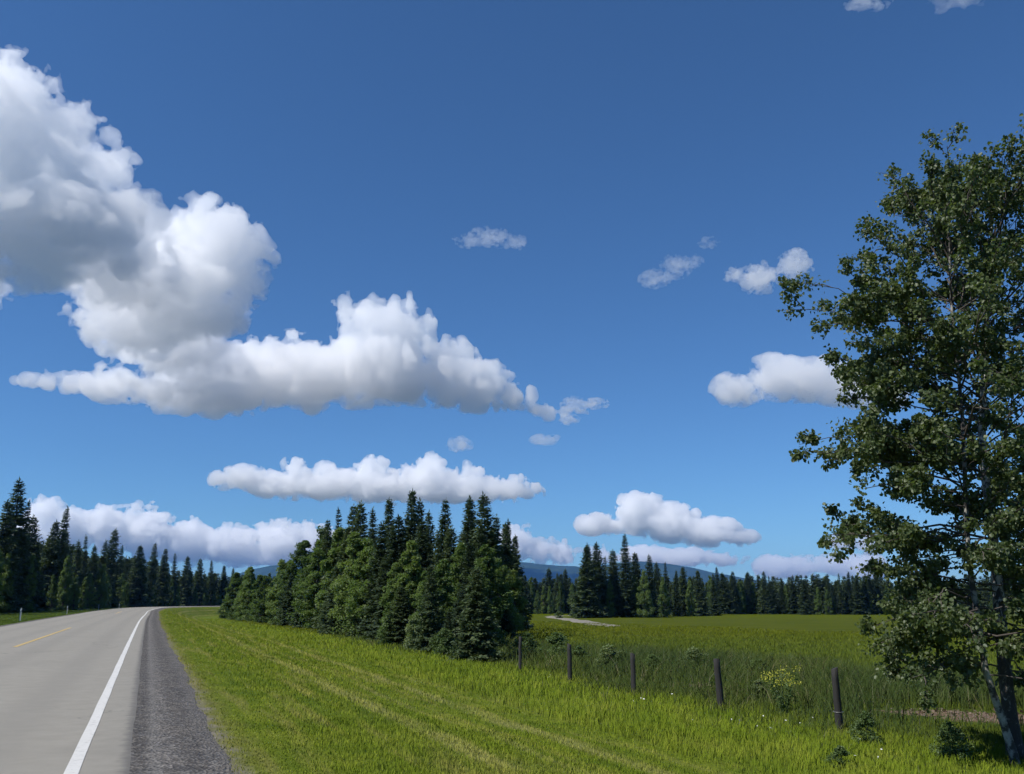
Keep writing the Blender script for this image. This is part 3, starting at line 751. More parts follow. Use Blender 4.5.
k = 0
i = 20
while i < len(EC) - 2:
    leafy = rr.random() < 0.45
    p = EC[i] + en[i] * (rr.uniform(5, 9) if leafy else rr.uniform(-5, 1))
    if leafy: place(LF[k % 4], p[0], p[1], rr.uniform(6.5, 11.0) * (1 if p[1] < 330 else .6), 9, 'rounded leafy tree in the forest edge left of the road', 'leafy trees of the forest left of the road', wide=rr.uniform(.75, 1.0))
    else: place(SP[(k * 5) % 6], p[0], p[1], rr.uniform(9, 16) * (1 if p[1] < 330 else .8), 12, 'dark spruce in the forest edge left of the road', 'spruces of the forest left of the road', wide=rr.uniform(1.0, 1.25))
    k += 1; i += int(rr.uniform(2.2, 5.0))

# ---------------------------------------------------------------- the tree line across the field
x = -8.0
k = 0
while x < 205:
    y = 318 + rr.uniform(0, 14) + 10 * math.sin(x * .05) - max(0, x - 90) * .35
    hh = rr.uniform(10.5, 15.0) + 1.5 * math.sin(x * .11) - .012 * max(0, x - 60)
    if rr.random() < .32: place(LF[k % 4], x, y - 3, hh * rr.uniform(.6, .85), 9, 'leafy tree in the long tree line across the field', 'leafy trees of the tree line across the field', wide=.8)
    else: place(SP[(k * 5 + 3) % 6], x, y, hh, 12, 'dark spruce in the long tree line across the field', 'spruces of the tree line across the field', wide=rr.uniform(1.1, 1.4))
    k += 1; x += rr.uniform(1.3, 2.4)
# the depth of the woods behind these edges, where trunks merge into one mass
def wood_mass():
    rng = np.random.default_rng(4)
    srcs = []
    for pr in (SP[0], SP[2], SP[4]):
        me = pr[0].children[1].data if 'crown' in pr[0].children[1].name else pr[0].children[0].data
        co = np.empty(len(me.vertices) * 3, np.float32); me.vertices.foreach_get('co', co); co = co.reshape(-1, 4, 3)
        pick = rng.permutation(len(co))[:1500]
        c = co[pick]; ctr = c.mean(1, keepdims=True); srcs.append(ctr + (c - ctr) * 1.9)
    V = []
    def add(x, y, h, w):
        c = srcs[rng.integers(3)] / 12 * h; a = rng.uniform(0, 6.28)
        R_ = np.array([[math.cos(a), -math.sin(a), 0], [math.sin(a), math.cos(a), 0], [0, 0, 1]])
        c = (c * [w, w, 1]) @ R_.T
        z = -2.8 if x > -60 else -.4
        V.append((c + [x, y, z]).reshape(-1, 3))
    for i in range(8, len(EC) - 2, 2):
        for d in (5, 10, 16, 24):
            p = EC[i] - en[i] * (d + rng.uniform(-2, 2)); add(p[0], p[1], rng.uniform(12.5, 17.5) * (1 if p[1] < 330 else .78), 1.4)
    for x in np.arange(-10, 230, 2.0):
        for d in (10, 18, 27): add(x + rng.uniform(-1, 1), 330 + d + 10 * math.sin(x * .05) - max(0, x - 90) * .35, rng.uniform(10, 14), 1.35)
    V = np.concatenate(V)
    return mesh_np('forest', V, np.arange(len(V)).reshape(-1, 4), M_SPRUCE, smooth=False)
tag(obj('forest', wood_mass()), 'dark conifer woods behind the forest edges on both sides', 'forest', kind='stuff')

# ---------------------------------------------------------------- the aspens by the camera
def aspen(name, label, stem, stem_r, reach, arms, n_br, leaf_n, seed, pale, zlo):
    rng = np.random.default_rng(seed)
    stem = np.array(stem, float); org = stem[0].copy()
    zs = stem[:, 2]
    def at(z): return np.array([np.interp(z, zs, stem[:, 0]), np.interp(z, zs, stem[:, 1]), z])
    rad = lambda z: stem_r * (1 - 0.93 * np.clip((z - zs[0]) / (zs[-1] - zs[0]), 0, 1)) + .006
    zt = np.linspace(zs[0] - .25, zs[-1], 26)
    sp = np.stack([at(z) for z in zt]); sp[:, 2] = zt
    sp[:, :2] += np.stack([np.sin(zt * 1.3 + seed), np.cos(zt * 1.1 + seed)], 1) * .03 * (zt > zs[0])[:, None]
    trunk = tube([(sp, rad(zt) * (1 + .45 * np.exp(-(zt - zs[0] + .1) * 3)))], 12)
    limbs, B, Dv, Nn = [], [], [], []
    tips = []
    def leafcloud(p, r, n, hang):
        d = rng.normal(0, 1, (n, 3)); d /= np.linalg.norm(d, axis=1)[:, None]
        b = p + d * (r * rng.uniform(0, 1, n) ** .5)[:, None]
        B.append(b); dv = d * .5 + rng.normal(0, .55, (n, 3)); dv[:, 2] -= hang; Dv.append(dv)
        Nn.append(rng.normal(0, 1, (n, 3)) + [0, 0, .5])
    def branch(p0, az, ln, el, r0, n_leaf, depth=0):
        m = 7; u = np.linspace(0, 1, m)
        h = np.array([math.cos(az), math.sin(az), 0.]); s_ = np.cross(h, [0, 0, 1])
        cv = rng.normal(0, .12)
        pts = p0 + h * (ln * u * math.cos(el))[:, None] + s_ * (cv * ln * u * u)[:, None]
        pts[:, 2] += ln * u * math.sin(el) - .10 * ln * u ** 2.5
        pts[1:] += rng.normal(0, .025 * ln, (m - 1, 3))
        limbs.append((pts, r0 * .55 * (1 - .85 * u) + .002))
        if depth < 2:
            for k in range(int(5 if depth == 0 else 3)):
                uu = rng.uniform(.25, .98); q = np.array([np.interp(uu, u, pts[:, c]) for c in range(3)])
                branch(q, az + rng.choice([-1, 1]) * rng.uniform(.4, 1.1), ln * (1 - uu * .55) * rng.uniform(.28, .5), el + rng.normal(0, .35), r0 * .45, n_leaf / 5 if depth == 0 else n_leaf / 3, depth + 1)
        if depth >= 1:
            for k in range(3):
                uu = rng.uniform(.45, 1.05); q = np.array([np.interp(uu, u, pts[:, c]) for c in range(3)])
                leafcloud(q, (.10 + .13 * rng.random()) * min(1, .35 + ln), max(2, int(n_leaf * (1.6 - .4 * min(1, max(0, (p0[2] - 5) / 4))) * rng.uniform(.3, 1.7))), .5)
        elif depth == 0:
            for k in range(4):
                uu = rng.uniform(.6, 1.0); q = np.array([np.interp(uu, u, pts[:, c]) for c in range(3)])
                leafcloud(q, .2 * min(1, .3 + ln * .7), max(3, int(n_leaf / 4)), .5)
    zz = np.linspace(0, 1, n_br) ** .95
    for i, t in enumerate(zz):
        z = zlo + (zs[-1] - .45 - zlo) * t + rng.normal(0, .1)
        z = min(z, zs[-1] - .3)
        ln = np.interp(z, [a for a, _ in reach], [b for _, b in reach]) * rng.uniform(.55, 1.12)
        az = i * 2.39996 + rng.normal(0, .35)
        el = math.radians(np.interp(t, [0, .4, 1], [-4, 24, 68]) + rng.normal(0, 9))
        branch(at(z), az, ln / max(.5, math.cos(el)), el, .010 + .012 * ln, leaf_n * (.25 + ln / 2.4))
    for (z, az, ln, el) in arms:
        branch(at(z), az, ln, el, .030, leaf_n * 1.5)
        branch(at(z) + [0, 0, .08], az + .12, ln * .8, el - .1, .02, leaf_n * 1.0)
    b = np.concatenate(B); n = len(b)
    ln = rng.uniform(.038, .080, n)
    V, Q = leaves(b, np.concatenate(Dv), ln, ln * rng.uniform(.8, 1.0, n), np.concatenate(Nn))
    root = thing(name, label, 'tree', tuple(org))
    lo = np.array(org)
    obj('trunk', mesh_np('aspen_trunk', trunk[0] - lo, trunk[1], pale), root)
    lv, lq = tube(limbs, 5)
    obj('limbs', mesh_np('aspen_limbs', lv - lo, lq, M_BARK), root)
    obj('crown', mesh_np('aspen_leaves', V - lo, Q, M_ASPEN, smooth=False), root)
    print('ASPEN leaves', n, 'limbs', len(limbs))
    return root
def aspen_bark():
    N = NT('aspen_bark')
    co = N.n('TexCoord').outputs['Object']
    mp = N.n('Mapping'); mp.inputs['Scale'].default_value = (1, 1, .55); N.l(co, mp.inputs[0])
    f = N.noise(11, 6, .75, vec=mp.outputs[0], dist=.8); sep = N.n('SeparateXYZ'); N.l(co, sep.inputs[0])
    pale = N.math('ADD', f, N.math('MULTIPLY', N.smooth(sep.outputs[2], 0.2, 3.5), .16))
    c = N.ramp(pale, [(.53, (.034, .030, .026)), (.62, (.075, .068, .058)), (.67, (.40, .39, .36)), (.85, (.45, .44, .41))])
    N.l(c, N.b.inputs['Base Color']); N.b.inputs['Roughness'].default_value = .85; N.bump(f, .7, .03)
    return N.m
M_ASPENBARK = aspen_bark()
REACH = [(.4, 1.3), (1.0, 2.1), (2.0, 2.5), (2.9, 2.7), (4.6, 2.4), (6, 2.1), (7.2, 1.8), (8.2, 1.0), (8.9, .42), (9.6, .12)]
aspen('aspen_tree', 'large aspen with dark white-flecked trunk at the right of the meadow', [(8.3, 15.6, -.95), (8.34, 15.65, 1.4), (8.42, 15.7, 4.2), (8.9, 15.8, 7.0), (9.40, 15.8, 9.6)], .115, REACH,
      [], 96, 62, 5, M_ASPENBARK, .55)
aspen('aspen_tree', 'slender aspen stem leaning left beside the thicker dark trunk', [(8.07, 15.2, -.95), (7.72, 15.2, .45), (7.74, 15.25, 2.2), (7.9, 15.3, 4.5), (8.02, 15.4, 6.5), (8.28, 15.5, 9.4)], .055,
      [(.4, 1.3), (1.0, 1.75), (2.0, 1.95), (2.9, 2.25), (4.6, 2.1), (6, 1.8), (7.2, 1.55), (8.1, .95), (8.8, .4), (9.4, .1)],
      [(6.1, math.pi - .05, 3.15, .42), (6.3, math.pi + .2, 2.9, .36), (4.35, math.pi + .05, 2.9, .06), (4.1, math.pi - .2, 2.7, .12), (5.2, math.pi, 2.2, .12), (3.4, math.pi + .3, 2.3, .15), (5.6, math.pi - .35, 2.2, .3), (2.6, math.pi + .1, 2.4, .1), (1.4, math.pi + .05, 1.9, .0), (1.1, math.pi - .3, 1.7, -.05), (1.3, math.pi + .5, 1.6, -.05)], 96, 58, 8, M_PALEBARK, .6)
aspen('aspen_tree', 'aspen at the far right edge of the picture with only its leaves showing', [(10.9, 17.0, -.95), (10.9, 17.0, 2), (11.0, 17.1, 6), (11.3, 17.2, 9.3)], .12,
      [(.4, .6), (1.0, 1.4), (2.9, 2.1), (6, 1.7), (8.4, 1.1), (9.6, .6), (10.3, .1)], [], 40, 62, 11, M_ASPENBARK, 1.0)

# ---------------------------------------------------------------- fence posts and road markers
def post_mesh(h, r, seed):
    rng = np.random.default_rng(seed); n = 12; rings = 9
    an = np.linspace(0, 2 * math.pi, n, endpoint=False)
    prof = 1 + .10 * np.sin(an * 2 + seed) + .06 * np.sin(an * 5 + seed * 2)
    zs = np.append(np.linspace(-.35, h, rings), [h + .006])
    V = []
    for i, z in enumerate(zs):
        k = (.82 if i == rings else 1.0) * (1 - .12 * max(0, z) / h)
        wob = rng.normal(0, .004, 2)
        sl = .02 * np.cos(an + seed) if i >= rings - 1 else 0
        V.append(np.stack([np.cos(an) * r * prof * k + wob[0], np.sin(an) * r * prof * k + wob[1], np.full(n, z) + sl], 1))
    V = np.concatenate(V); m = len(zs)
    i = np.arange(m - 1)[:, None] * n; j = np.arange(n)[None]; k = (j + 1) % n
    Q = np.stack([i + j, i + k, i + n + k, i + n + j], -1).reshape(-1, 4)
    top = [[(m - 1) * n + 0, (m - 1) * n + a, (m - 1) * n + a + 1, (m - 1) * n + a + 2] for a in range(1, n - 2, 2)]
    return V, np.concatenate([Q, top])
M_POST = bark('weathered_post', [(.3, (.012, .011, .010)), (.6, (.026, .024, .022)), (.8, (.055, .052, .048))], 9, .12)
N = NT('fence_wire'); N.b.inputs['Base Color'].default_value = (.35, .34, .32, 1); N.b.inputs['Metallic'].default_value = .7; N.b.inputs['Roughness'].default_value = .5; M_WIRE = N.m
POSTS = [(6.64, 19.08, 1.20, .085, 'dark wooden fence post nearest the aspen, leaning beside the yellow flowering weed', .05),
         (5.07, 22.74, 1.16, .08, 'dark wooden fence post second from the aspen, left of the yellow flowering weed', .045),
         (3.45, 26.39, 1.10, .068, 'middle dark fence post of the five along the meadow', .01),
         (1.84, 29.57, 1.18, .068, 'dark fence post second from the copse', .02),
         (.29, 33.65, 1.22, .062, 'thin fence post nearest the copse and its small dense spruce', 0)]
for i, (x, y, h, r, lab, lean) in enumerate(POSTS):
    z = float(ground_z(np.array([x]), np.array([y]))[0])
    t = thing('fence_post', lab, 'fence post', (x, y, z), 'fence posts along the meadow')
    t.rotation_euler = (rr.uniform(-.02, .02), -lean, rr.uniform(0, 1))
    v, q = post_mesh(h, r, i + 1); obj('shaft', mesh_np('post_shaft', v, q, M_POST, smooth=True), t)
    an = np.linspace(0, 2 * math.pi, 17)
    for zz in ((.36,) if i == 0 else ()):
        ring = np.stack([np.cos(an) * (r * 1.12), np.sin(an) * (r * 1.12), np.full(17, zz)], 1)
        v, q = tube([(ring, np.full(17, .005))], 5); obj('wire_tie', mesh_np('wire_tie', v, q, M_WIRE), t)
N = NT('marker_plastic'); N.b.inputs['Base Color'].default_value = (.42, .42, .40, 1); N.b.inputs['Roughness'].default_value = .5; M_MARK = N.m
N = NT('reflector'); N.b.inputs['Base Color'].default_value = (.75, .74, .70, 1); N.b.inputs['Roughness'].default_value = .25; M_REF = N.m
MARKS = [(-45.8, 85.3, 'grey roadside marker post nearest the left edge of the picture'), (-64.9, 133.4, 'grey roadside marker post second along the left verge'),
         (-90.4, 199.9, 'grey roadside marker post third along the left verge'), (-104.5, 243, 'tiny roadside marker post farthest along the left verge')]
for x, y, lab in MARKS:
    z = float(ground_z(np.array([x]), np.array([y]))[0])
    t = thing('marker_post', lab, 'marker post', (x, y, z), 'marker posts along the left verge', .35)
    bm = bmesh.new()
    prof = [(-.07, .0), (-.05, .022), (0, .03), (.05, .022), (.07, 0), (.05, .008), (0, .014), (-.05, .008)]
    a = [bm.verts.new((p[0], p[1], -.3)) for p in prof]; b = [bm.verts.new((p[0], p[1], 1.12)) for p in prof]
    c = [bm.verts.new((p[0] * .55, p[1], 1.2)) for p in prof]
    for q0, q1 in ((a, b), (b, c)):
        for k in range(8): bm.faces.new((q0[k], q0[(k + 1) % 8], q1[(k + 1) % 8], q1[k]))
    bm.faces.new(c); me = bpy.data.meshes.new('marker_shaft'); bm.to_mesh(me); bm.free(); me.materials.append(M_MARK); obj('shaft', me, t)
    bm = bmesh.new(); bmesh.ops.create_cube(bm, size=1, matrix=Matrix.Translation((0, -.006, .98)) @ Matrix.Diagonal((.075, .02, .14, 1)))
    bmesh.ops.bevel(bm, geom=bm.edges[:], offset=.004, segments=1, affect='EDGES')
    me = bpy.data.meshes.new('marker_reflector'); bm.to_mesh(me); bm.free(); me.materials.append(M_REF); obj('reflector', me, t)

# ---------------------------------------------------------------- shrubs, weeds and flowers
SH = [proto('shrub', 'shrub', 'shrub', leafy_mesh(90 + i, 1.5, (.9, .75, .8)[i], 60, 70, .075, -.02, m_, trunk=False), ('stems', 'foliage')) for i, m_ in enumerate((M_SHRUB, M_PALE, M_SHRUB))]
SHRUBS = [(1, -5.2, 48.5, 1.7, 'pale green bush at the copse front left of the tiered young spruce', 1.0), (0, -3.2, 43.5, 1.3, 'low green bush under the tiered young spruce', 1.2), (2, -7.2, 54, 1.8, 'round green bush at the foot of the broad dark spruce', 1.1),
          (0, 0.6, 40.5, 1.2, 'low bush between the small dense spruce and the thin fence post', 1.3), (2, 6.4, 17.0, .6, 'leafy low bush left of the aspen trunks near the picture bottom', 1.1), (0, 7.3, 15.7, .6, 'low leafy sucker growth at the foot of the slender aspen', 1.2),
          (2, 5.2, 15.0, .35, 'small leafy clump at the bottom of the meadow below the nearest fence post', 1.5), (0, 9.1, 15.2, .5, 'leafy undergrowth on the right side of the thick aspen trunk', 1.2), (1, 6.5, 24.6, .55, 'pale weedy bush behind the fence between the two nearest posts', 1.4),
          (0, 4.9, 32.5, .75, 'dark weedy bush behind the middle fence post', 1.6), (2, 2.6, 36.5, .8, 'green weedy bush behind the second post from the copse', 1.6), (0, 8.2, 31, .7, 'green weedy bush in the field beyond the yellow flowering weed', 1.6),
          (1, 3.6, 34.0, 1.0, 'soft pale bush behind the fence just left of the middle post', 1.7), (2, 1.9, 40, 1.2, 'soft grey green bush in the weeds beyond the second post from the copse', 1.7), (1, 6.6, 33.5, .9, 'soft pale bush in the weeds beyond the post left of the yellow weed', 1.8), (2, -54, 178, 3.0, 'bush at the left tip of the copse edge', 1.1), (0, -47, 166, 2.8, 'bush beside the lone dark spruce near the left tip of the copse', 1.2), (2, -64, 203, 3.2, 'outermost bush where the copse meets the road bend', 1.1), (0, -36, 140, 2.8, 'bush on the left slope of the copse edge', 1.2),
          (2, 10, 196, 1.6, 'low dark bush beside the bend of the farm track', 1.5), (0, 44, 285, 2.4, 'dark bush before the tree line across the field', 1.4)]
for kx, x, y, h, lab, w in SHRUBS: place(SH[kx], x, y, h, 1.5, lab, wide=w)

def flowering_weed():
    rng = np.random.default_rng(9)
    x, y = 6.35, 21.9; z = float(ground_z(np.array([x]), np.array([y]))[0])
    t = thing('flowering_weed', 'yellow flowering weed standing by the fence between the two nearest posts', 'wildflower', (x, y, z))
    st, heads, B, Dv = [], [], [], []
    for i in range(13):
        a = rng.uniform(0, 6.28); h = rng.uniform(.55, 1.0); r = rng.uniform(.08, .42)
        tip = np.array([r * math.cos(a), r * math.sin(a), h])
        st.append((np.stack([[0.05 * math.cos(a), .05 * math.sin(a), -.05], tip * [.5, .5, .55], tip]), np.array([.008, .006, .004])))
        n = 34; d = rng.normal(0, 1, (n, 3)) * [.07, .07, .05]
        heads.append(tip + d)
        n = 12; u = rng.uniform(.15, .9, n)[:, None]; B.append(tip * u + rng.normal(0, .02, (n, 3))); Dv.append(rng.normal(0, 1, (n, 3)) + [0, 0, .3])
    v, q = tube(st, 5); N = NT('weed_stem'); N.b.inputs['Base Color'].default_value = (.07, .11, .03, 1); obj('stems', mesh_np('weed_stems', v, q, N.m), t)
    b = np.concatenate(B); ln = rng.uniform(.08, .15, len(b)); v, q = leaves(b, np.concatenate(Dv), ln, ln * .3, rng.normal(0, 1, (len(b), 3)) + [0, 0, 1]); obj('foliage', mesh_np('weed_leaves', v, q, M_SHRUB), t)
    b = np.concatenate(heads); ln = rng.uniform(.02, .045, len(b)); v, q = blades(b, rng.normal(0, 1, (len(b), 3)) + [0, 0, .6], ln, ln * .9, rng.normal(0, 1, (len(b), 3)))
    obj('flowers', mesh_np('weed_flowers', v, q, foliage('yellow_petals', [(.3, (.30, .31, .03)), (.7, (.44, .43, .06))], 3, .3)), t)
flowering_weed()

# ---------------------------------------------------------------- grass
def grass_mesh(name, n, seed, d0, d1, test, hfun, wfun, mat, lean=.75, left=False):
    rng = np.random.default_rng(seed)
    D = d0 * (d1 / d0) ** rng.uniform(0, 1, n)
    A = rng.uniform(-.66, .66, n)
    x = D * np.sin(A); y = D * np.cos(A)
    # tufts: pull blades toward common roots
    s = road_s(x, y); m, hs = test(x, y, s, D, rng)
    x, y, s, D, hs = x[m], y[m], s[m], D[m], hs[m]
    n = len(x); z = ground_z(x, y, s)
    h = hfun(s, D, rng) * hs * rng.uniform(.55, 1.25, n); w = wfun(D) * rng.uniform(.7, 1.3, n)
    a = rng.uniform(0, 6.283, n); ln = lean * rng.uniform(.1, 1, n) * h
    dx, dy = np.cos(a) * ln + .10 * h, np.sin(a) * ln
    b = rng.uniform(0, 6.283, n); wx, wy = np.cos(b) * w / 2, np.sin(b) * w / 2
    o = np.zeros(n)
    V = np.stack([np.stack([x - wx, y - wy, z - .03], 1), np.stack([x + wx, y + wy, z - .03], 1),
                  np.stack([x + wx * .75 + dx * .35, y + wy * .75 + dy * .35, z + h * .6], 1), np.stack([x - wx * .75 + dx * .35, y - wy * .75 + dy * .35, z + h * .6], 1),
                  np.stack([x + dx, y + dy, z + h], 1)], 1).reshape(-1, 3)
    k = np.arange(n)[:, None] * 5
    T = np.stack([k + [0, 1, 2], k + [0, 2, 3], k + [3, 2, 4]], 1).reshape(-1, 3)
    me = mesh_np(name, V, T, mat, smooth=False)
    at_ = me.attributes.new('road_s', 'FLOAT', 'POINT'); at_.data.foreach_set('value', np.repeat(s, 5).astype(np.float32))
    at_ = me.attributes.new('tint', 'FLOAT', 'POINT'); at_.data.foreach_set('value', np.repeat(rng.uniform(0, 1, n), 5).astype(np.float32))
    return me
def grass_material(name, tall=False):
    N = NT(name); s = N.attr('road_s').outputs['Fac']; tint = N.attr('tint').outputs['Fac']
    if tall:
        c = N.ramp(tint, [(0, (.046, .070, .014)), (.6, (.070, .098, .022)), (.92, (.100, .122, .034)), (1, (.19, .17, .09))])
        P = N.pos()
        c = N.mix(N.math('MULTIPLY', N.smooth(N.noise(.16, 4, vec=P), .42, .6), .8), c, N.mix(1.0, c, (.62, .74, .95), 'MULTIPLY'))
        c = N.mix(N.math('MULTIPLY', N.smooth(N.noise(.33, 3, vec=P, dist=.6), .55, .7), .7), c, N.mix(1.0, c, (1.5, 1.35, 1.1), 'MULTIPLY'))
    else:
        c, fine, mid = grass_colour(N, s)
        c = N.mix(1.0, c, N.ramp(tint, [(0, (1.3, 1.36, .92)), (.55, (1.62, 1.6, 1.2)), (.9, (1.85, 1.76, 1.4)), (1, (2.5, 2.15, 2.2))]), 'MULTIPLY')
    N.l(c, N.b.inputs['Base Color']); N.b.inputs['Roughness'].default_value = .6; N.b.inputs['Specular IOR Level'].default_value = .06
    # a blade stands among thousands: its shading leans to that of the sward
    g = N.n('NewGeometry'); vm = N.n('VectorMath', operation='SCALE'); vm.inputs['Scale'].default_value = .4; N.l(g.outputs['Normal'], vm.inputs[0])
    va = N.n('VectorMath', operation='ADD'); va.inputs[1].default_value = (0, 0, 1); N.l(vm.outputs[0], va.inputs[0])
    vn = N.n('VectorMath', operation='NORMALIZE'); N.l(va.outputs[0], vn.inputs[0]); N.l(vn.outputs[0], N.b.inputs['Normal'])
    tr = N.n('BsdfTranslucent'); N.l(N.mix(1.0, c, (1.3, 1.4, .7), 'MULTIPLY'), tr.inputs['Color'])
    mx = N.n('MixShader'); mx.inputs[0].default_value = .3
    N.l(N.b.outputs[0], mx.inputs[1]); N.l(tr.outputs[0], mx.inputs[2]); N.l(mx.outputs[0], N.out.inputs['Surface'])
    return N.m
def verge_test(x, y, s, D, rng):
    e = s + .22 * bumps(x * 2.7, y * 2.7) + rng.normal(0, .22, len(x))
    m = ((e > 1.55) & (s < 60)) | ((e < -9.3) & (s > -40))
    m &= ~((bare_at(x, y) > .34) & (rng.uniform(0, 1, len(x)) < .93))
    m &= rng.uniform(0, 1, len(x)) < np.clip(.35 + .35 * bumps(x, y) + .5, .25, 1)
    near_edge = np.clip((np.abs(s - 1.3)) / 2, .45, 1)
    return m, near_edge
gh = lambda s, D, rng: np.where(s < 9.2, .055, np.where(s < 14, .105 + .05 * np.clip(bumps(s * 1.3, D * .8) + .4, 0, 1.5), .10)) * np.clip(.75 + D / 55, .8, 1.6) * np.clip((238 - D) / 130, .08, 1)
gw = lambda D: .003 + .0006 * D
tag(obj('grass', grass_mesh('grass', 620000, 21, 7.0, 235, verge_test, gh, gw, grass_material('grass_blades'))), kind='stuff')
def tall_test(x, y, s, D, rng):
    c = bumps(x * .6 + 5, y * .6)
    c = c + .6 * bumps(x * .17 + 1, y * .13 + 2) + .55 * ((s > 14) & (s < 21) & (D > 24))
    m = (s > 13.2 + .9 * bumps(x, y)) & (s < 27 + 4 * bumps(x * .3, y * .3)) & (D > 19) & (D < 95) & (c > .35 + rng.normal(0, .4, len(x)))
    m &= ~((bare_at(x, y) > .30) & (rng.uniform(0, 1, len(x)) < .96))
    m |= (s > 11.5) & (s <= 13.4) & (rng.uniform(0, 1, len(x)) < .12) & (D > 14)
    return m, np.clip(.7 + .6 * c, .3, 2.0) * np.where(s < 15, .75, np.where(s < 22, 1.45, 1)) * np.clip((100 - D) / 45, .3, 1)
tag(obj('tall_weeds', grass_mesh('tall_weeds', 200000, 22, 14, 90, tall_test, lambda s, D, rng: (.30 + 0 * s), lambda D: .004 + .0006 * D, grass_material('weed_stalks', True), 1.15)), kind='stuff')
# small white flowers dotted in the rank grass, and chips on the bare strip
def specks(name, pts, size, mat, lift, seed):
    rng = np.random.default_rng(seed); n = len(pts)
    z = ground_z(pts[:, 0], pts[:, 1]) + lift * rng.uniform(.6, 1.2, n)
    b = np.stack([pts[:, 0], pts[:, 1], z], 1)
    ln = size * rng.uniform(.5, 1.5, n)
    v, q = blades(b, rng.normal(0, 1, (n, 3)) * [1, 1, .35], ln, ln * rng.uniform(.4, 1, n), rng.normal(0, .5, (n, 3)) + [0, 0, 1])
    return mesh_np(name, v, q, mat)
rng = np.random.default_rng(31)
c = [(4.6, 16.8), (5.0, 17.6), (5.6, 15.5), (5.9, 19.6), (4.2, 19.5), (6.6, 16.4), (3.6, 23.2), (1.2, 30.5)]
pts = np.concatenate([np.array(p) + rng.normal(0, .55, (4, 2)) for p in c])
N = NT('white_petals'); N.b.inputs['Base Color'].default_value = (.62, .63, .58, 1)
tag(obj('white_flowers', specks('white_flowers', pts, .04, N.m, .22, 1)), kind='stuff')
pp = np.stack([rng.uniform(4, 14, 9000), rng.uniform(14, 31, 9000)], 1); pp = pp[bare_at(pp[:, 0], pp[:, 1]) > .5][:1500]
M_CHIP = foliage('dry_chips', [(.3, (.08, .055, .038)), (.6, (.17, .125, .09)), (.8, (.34, .29, .23))], 9, .05)
tag(obj('wood_chips', specks('wood_chips', pp, .085, M_CHIP, .05, 2)), kind='stuff')
print('PLANTS', round(time.time() - T0, 1), 's')
# ---------------------------------------------------------------- the clouds: lobes as (X, Y, Z, half width, half height) in metres
A = [(-1292, 2348, 1083, 120, 84), (-1200, 2508, 1123, 104, 78), (-1378, 2275, 1061, 105, 74), (-1272, 2495, 1059, 78, 47), (-1542, 2456, 1438, 190, 190), (-1412, 2533, 1448, 152, 152), (-1350, 2623, 1374, 123, 123), (-1463, 2504, 1227, 230, 184), (-1684, 2361, 1350, 265, 265), (-1581, 2371, 1007, 229, 137), (-1388, 2546, 1065, 184, 111), (-1320, 2694, 1249, 148, 103), (-1447, 2455, 948, 118, 71), (-1360, 2897, 1118, 208, 146), (-1256, 3052, 1236, 176, 176), (-1146, 3095, 1294, 168, 168), (-1072, 3121, 1185, 157, 157), (-1247, 3163, 1101, 225, 158), (-1481, 3281, 1060, 194, 136)]
B = [(-1638, 4084, 1194, 263, 184), (-1864, 4205, 1026, 185, 93), (-2127, 4191, 1033, 117, 53), (-2241, 4132, 1023, 91, 41), (-2296, 4101, 1020, 57, 29), (-1521, 4341, 1059, 252, 151), (-1294, 4414, 1130, 257, 180), (-1052, 4478, 1146, 261, 182), (-770, 4434, 1432, 147, 132), (-614, 4458, 1385, 179, 161), (-853, 4520, 1184, 263, 184), (-595, 4561, 1195, 266, 199), (-384, 4584, 1173, 224, 168), (-171, 4597, 1105, 176, 123), (16, 4600, 1040, 117, 70), (175, 4597, 985, 74, 45), (265, 4592, 974, 63, 35), (370, 4585, 977, 48, 24), (-898, 4410, 1468, 63, 44), (-1735, 4260, 989, 148, 74), (-1379, 4388, 993, 152, 76)]
C = [(-1913, 7768, 1141, 106, 85), (-1255, 7901, 1161, 134, 108), (-1659, 7826, 1123, 106, 75), (-760, 7964, 1188, 145, 116), (-380, 7991, 1137, 127, 89), (-2470, 7609, 1014, 129, 77), (-2313, 7658, 1021, 225, 113), (-2175, 7699, 1000, 209, 104), (-1987, 7749, 980, 245, 123), (-1822, 7790, 1003, 229, 126), (-1653, 7827, 981, 230, 126), (-1483, 7861, 1003, 249, 137), (-1267, 7899, 999, 250, 162), (-1048, 7931, 994, 251, 150), (-827, 7957, 1024, 270, 189), (-603, 7977, 1000, 252, 151), (-424, 7989, 992, 252, 151), (-217, 7997, 975, 235, 129), (-18, 8000, 975, 217, 119), (135, 7999, 957, 144, 72), (-1912, 7768, 1124, 88, 79)]
D = [(-6493, 12403, 1178, 236, 236), (-6192, 12556, 941, 336, 303), (-5728, 12774, 944, 399, 359), (-5305, 12956, 971, 434, 390), (-4786, 13156, 827, 410, 328), (-4118, 13381, 768, 446, 335), (-3497, 13556, 822, 452, 362), (-2997, 13675, 859, 365, 329), (-6726, 12278, 812, 328, 262), (-2554, 13765, 790, 306, 245)]
E = [(125, 13999, 895, 312, 249), (358, 13995, 803, 311, 249), (822, 13976, 710, 310, 217), (1360, 13934, 677, 340, 170), (1967, 13861, 659, 430, 172), (2709, 13735, 638, 426, 149), (3286, 13609, 602, 301, 106)]
F = [(1077, 10947, 906, 269, 135), (1562, 10889, 1022, 293, 264), (1914, 10832, 908, 339, 237), (2372, 10741, 794, 312, 187), (2707, 10662, 717, 190, 95)]
G = [(4936, 17310, 615, 344, 241), (5460, 17152, 610, 417, 250), (6135, 16922, 602, 374, 262), (6620, 16738, 559, 370, 259)]
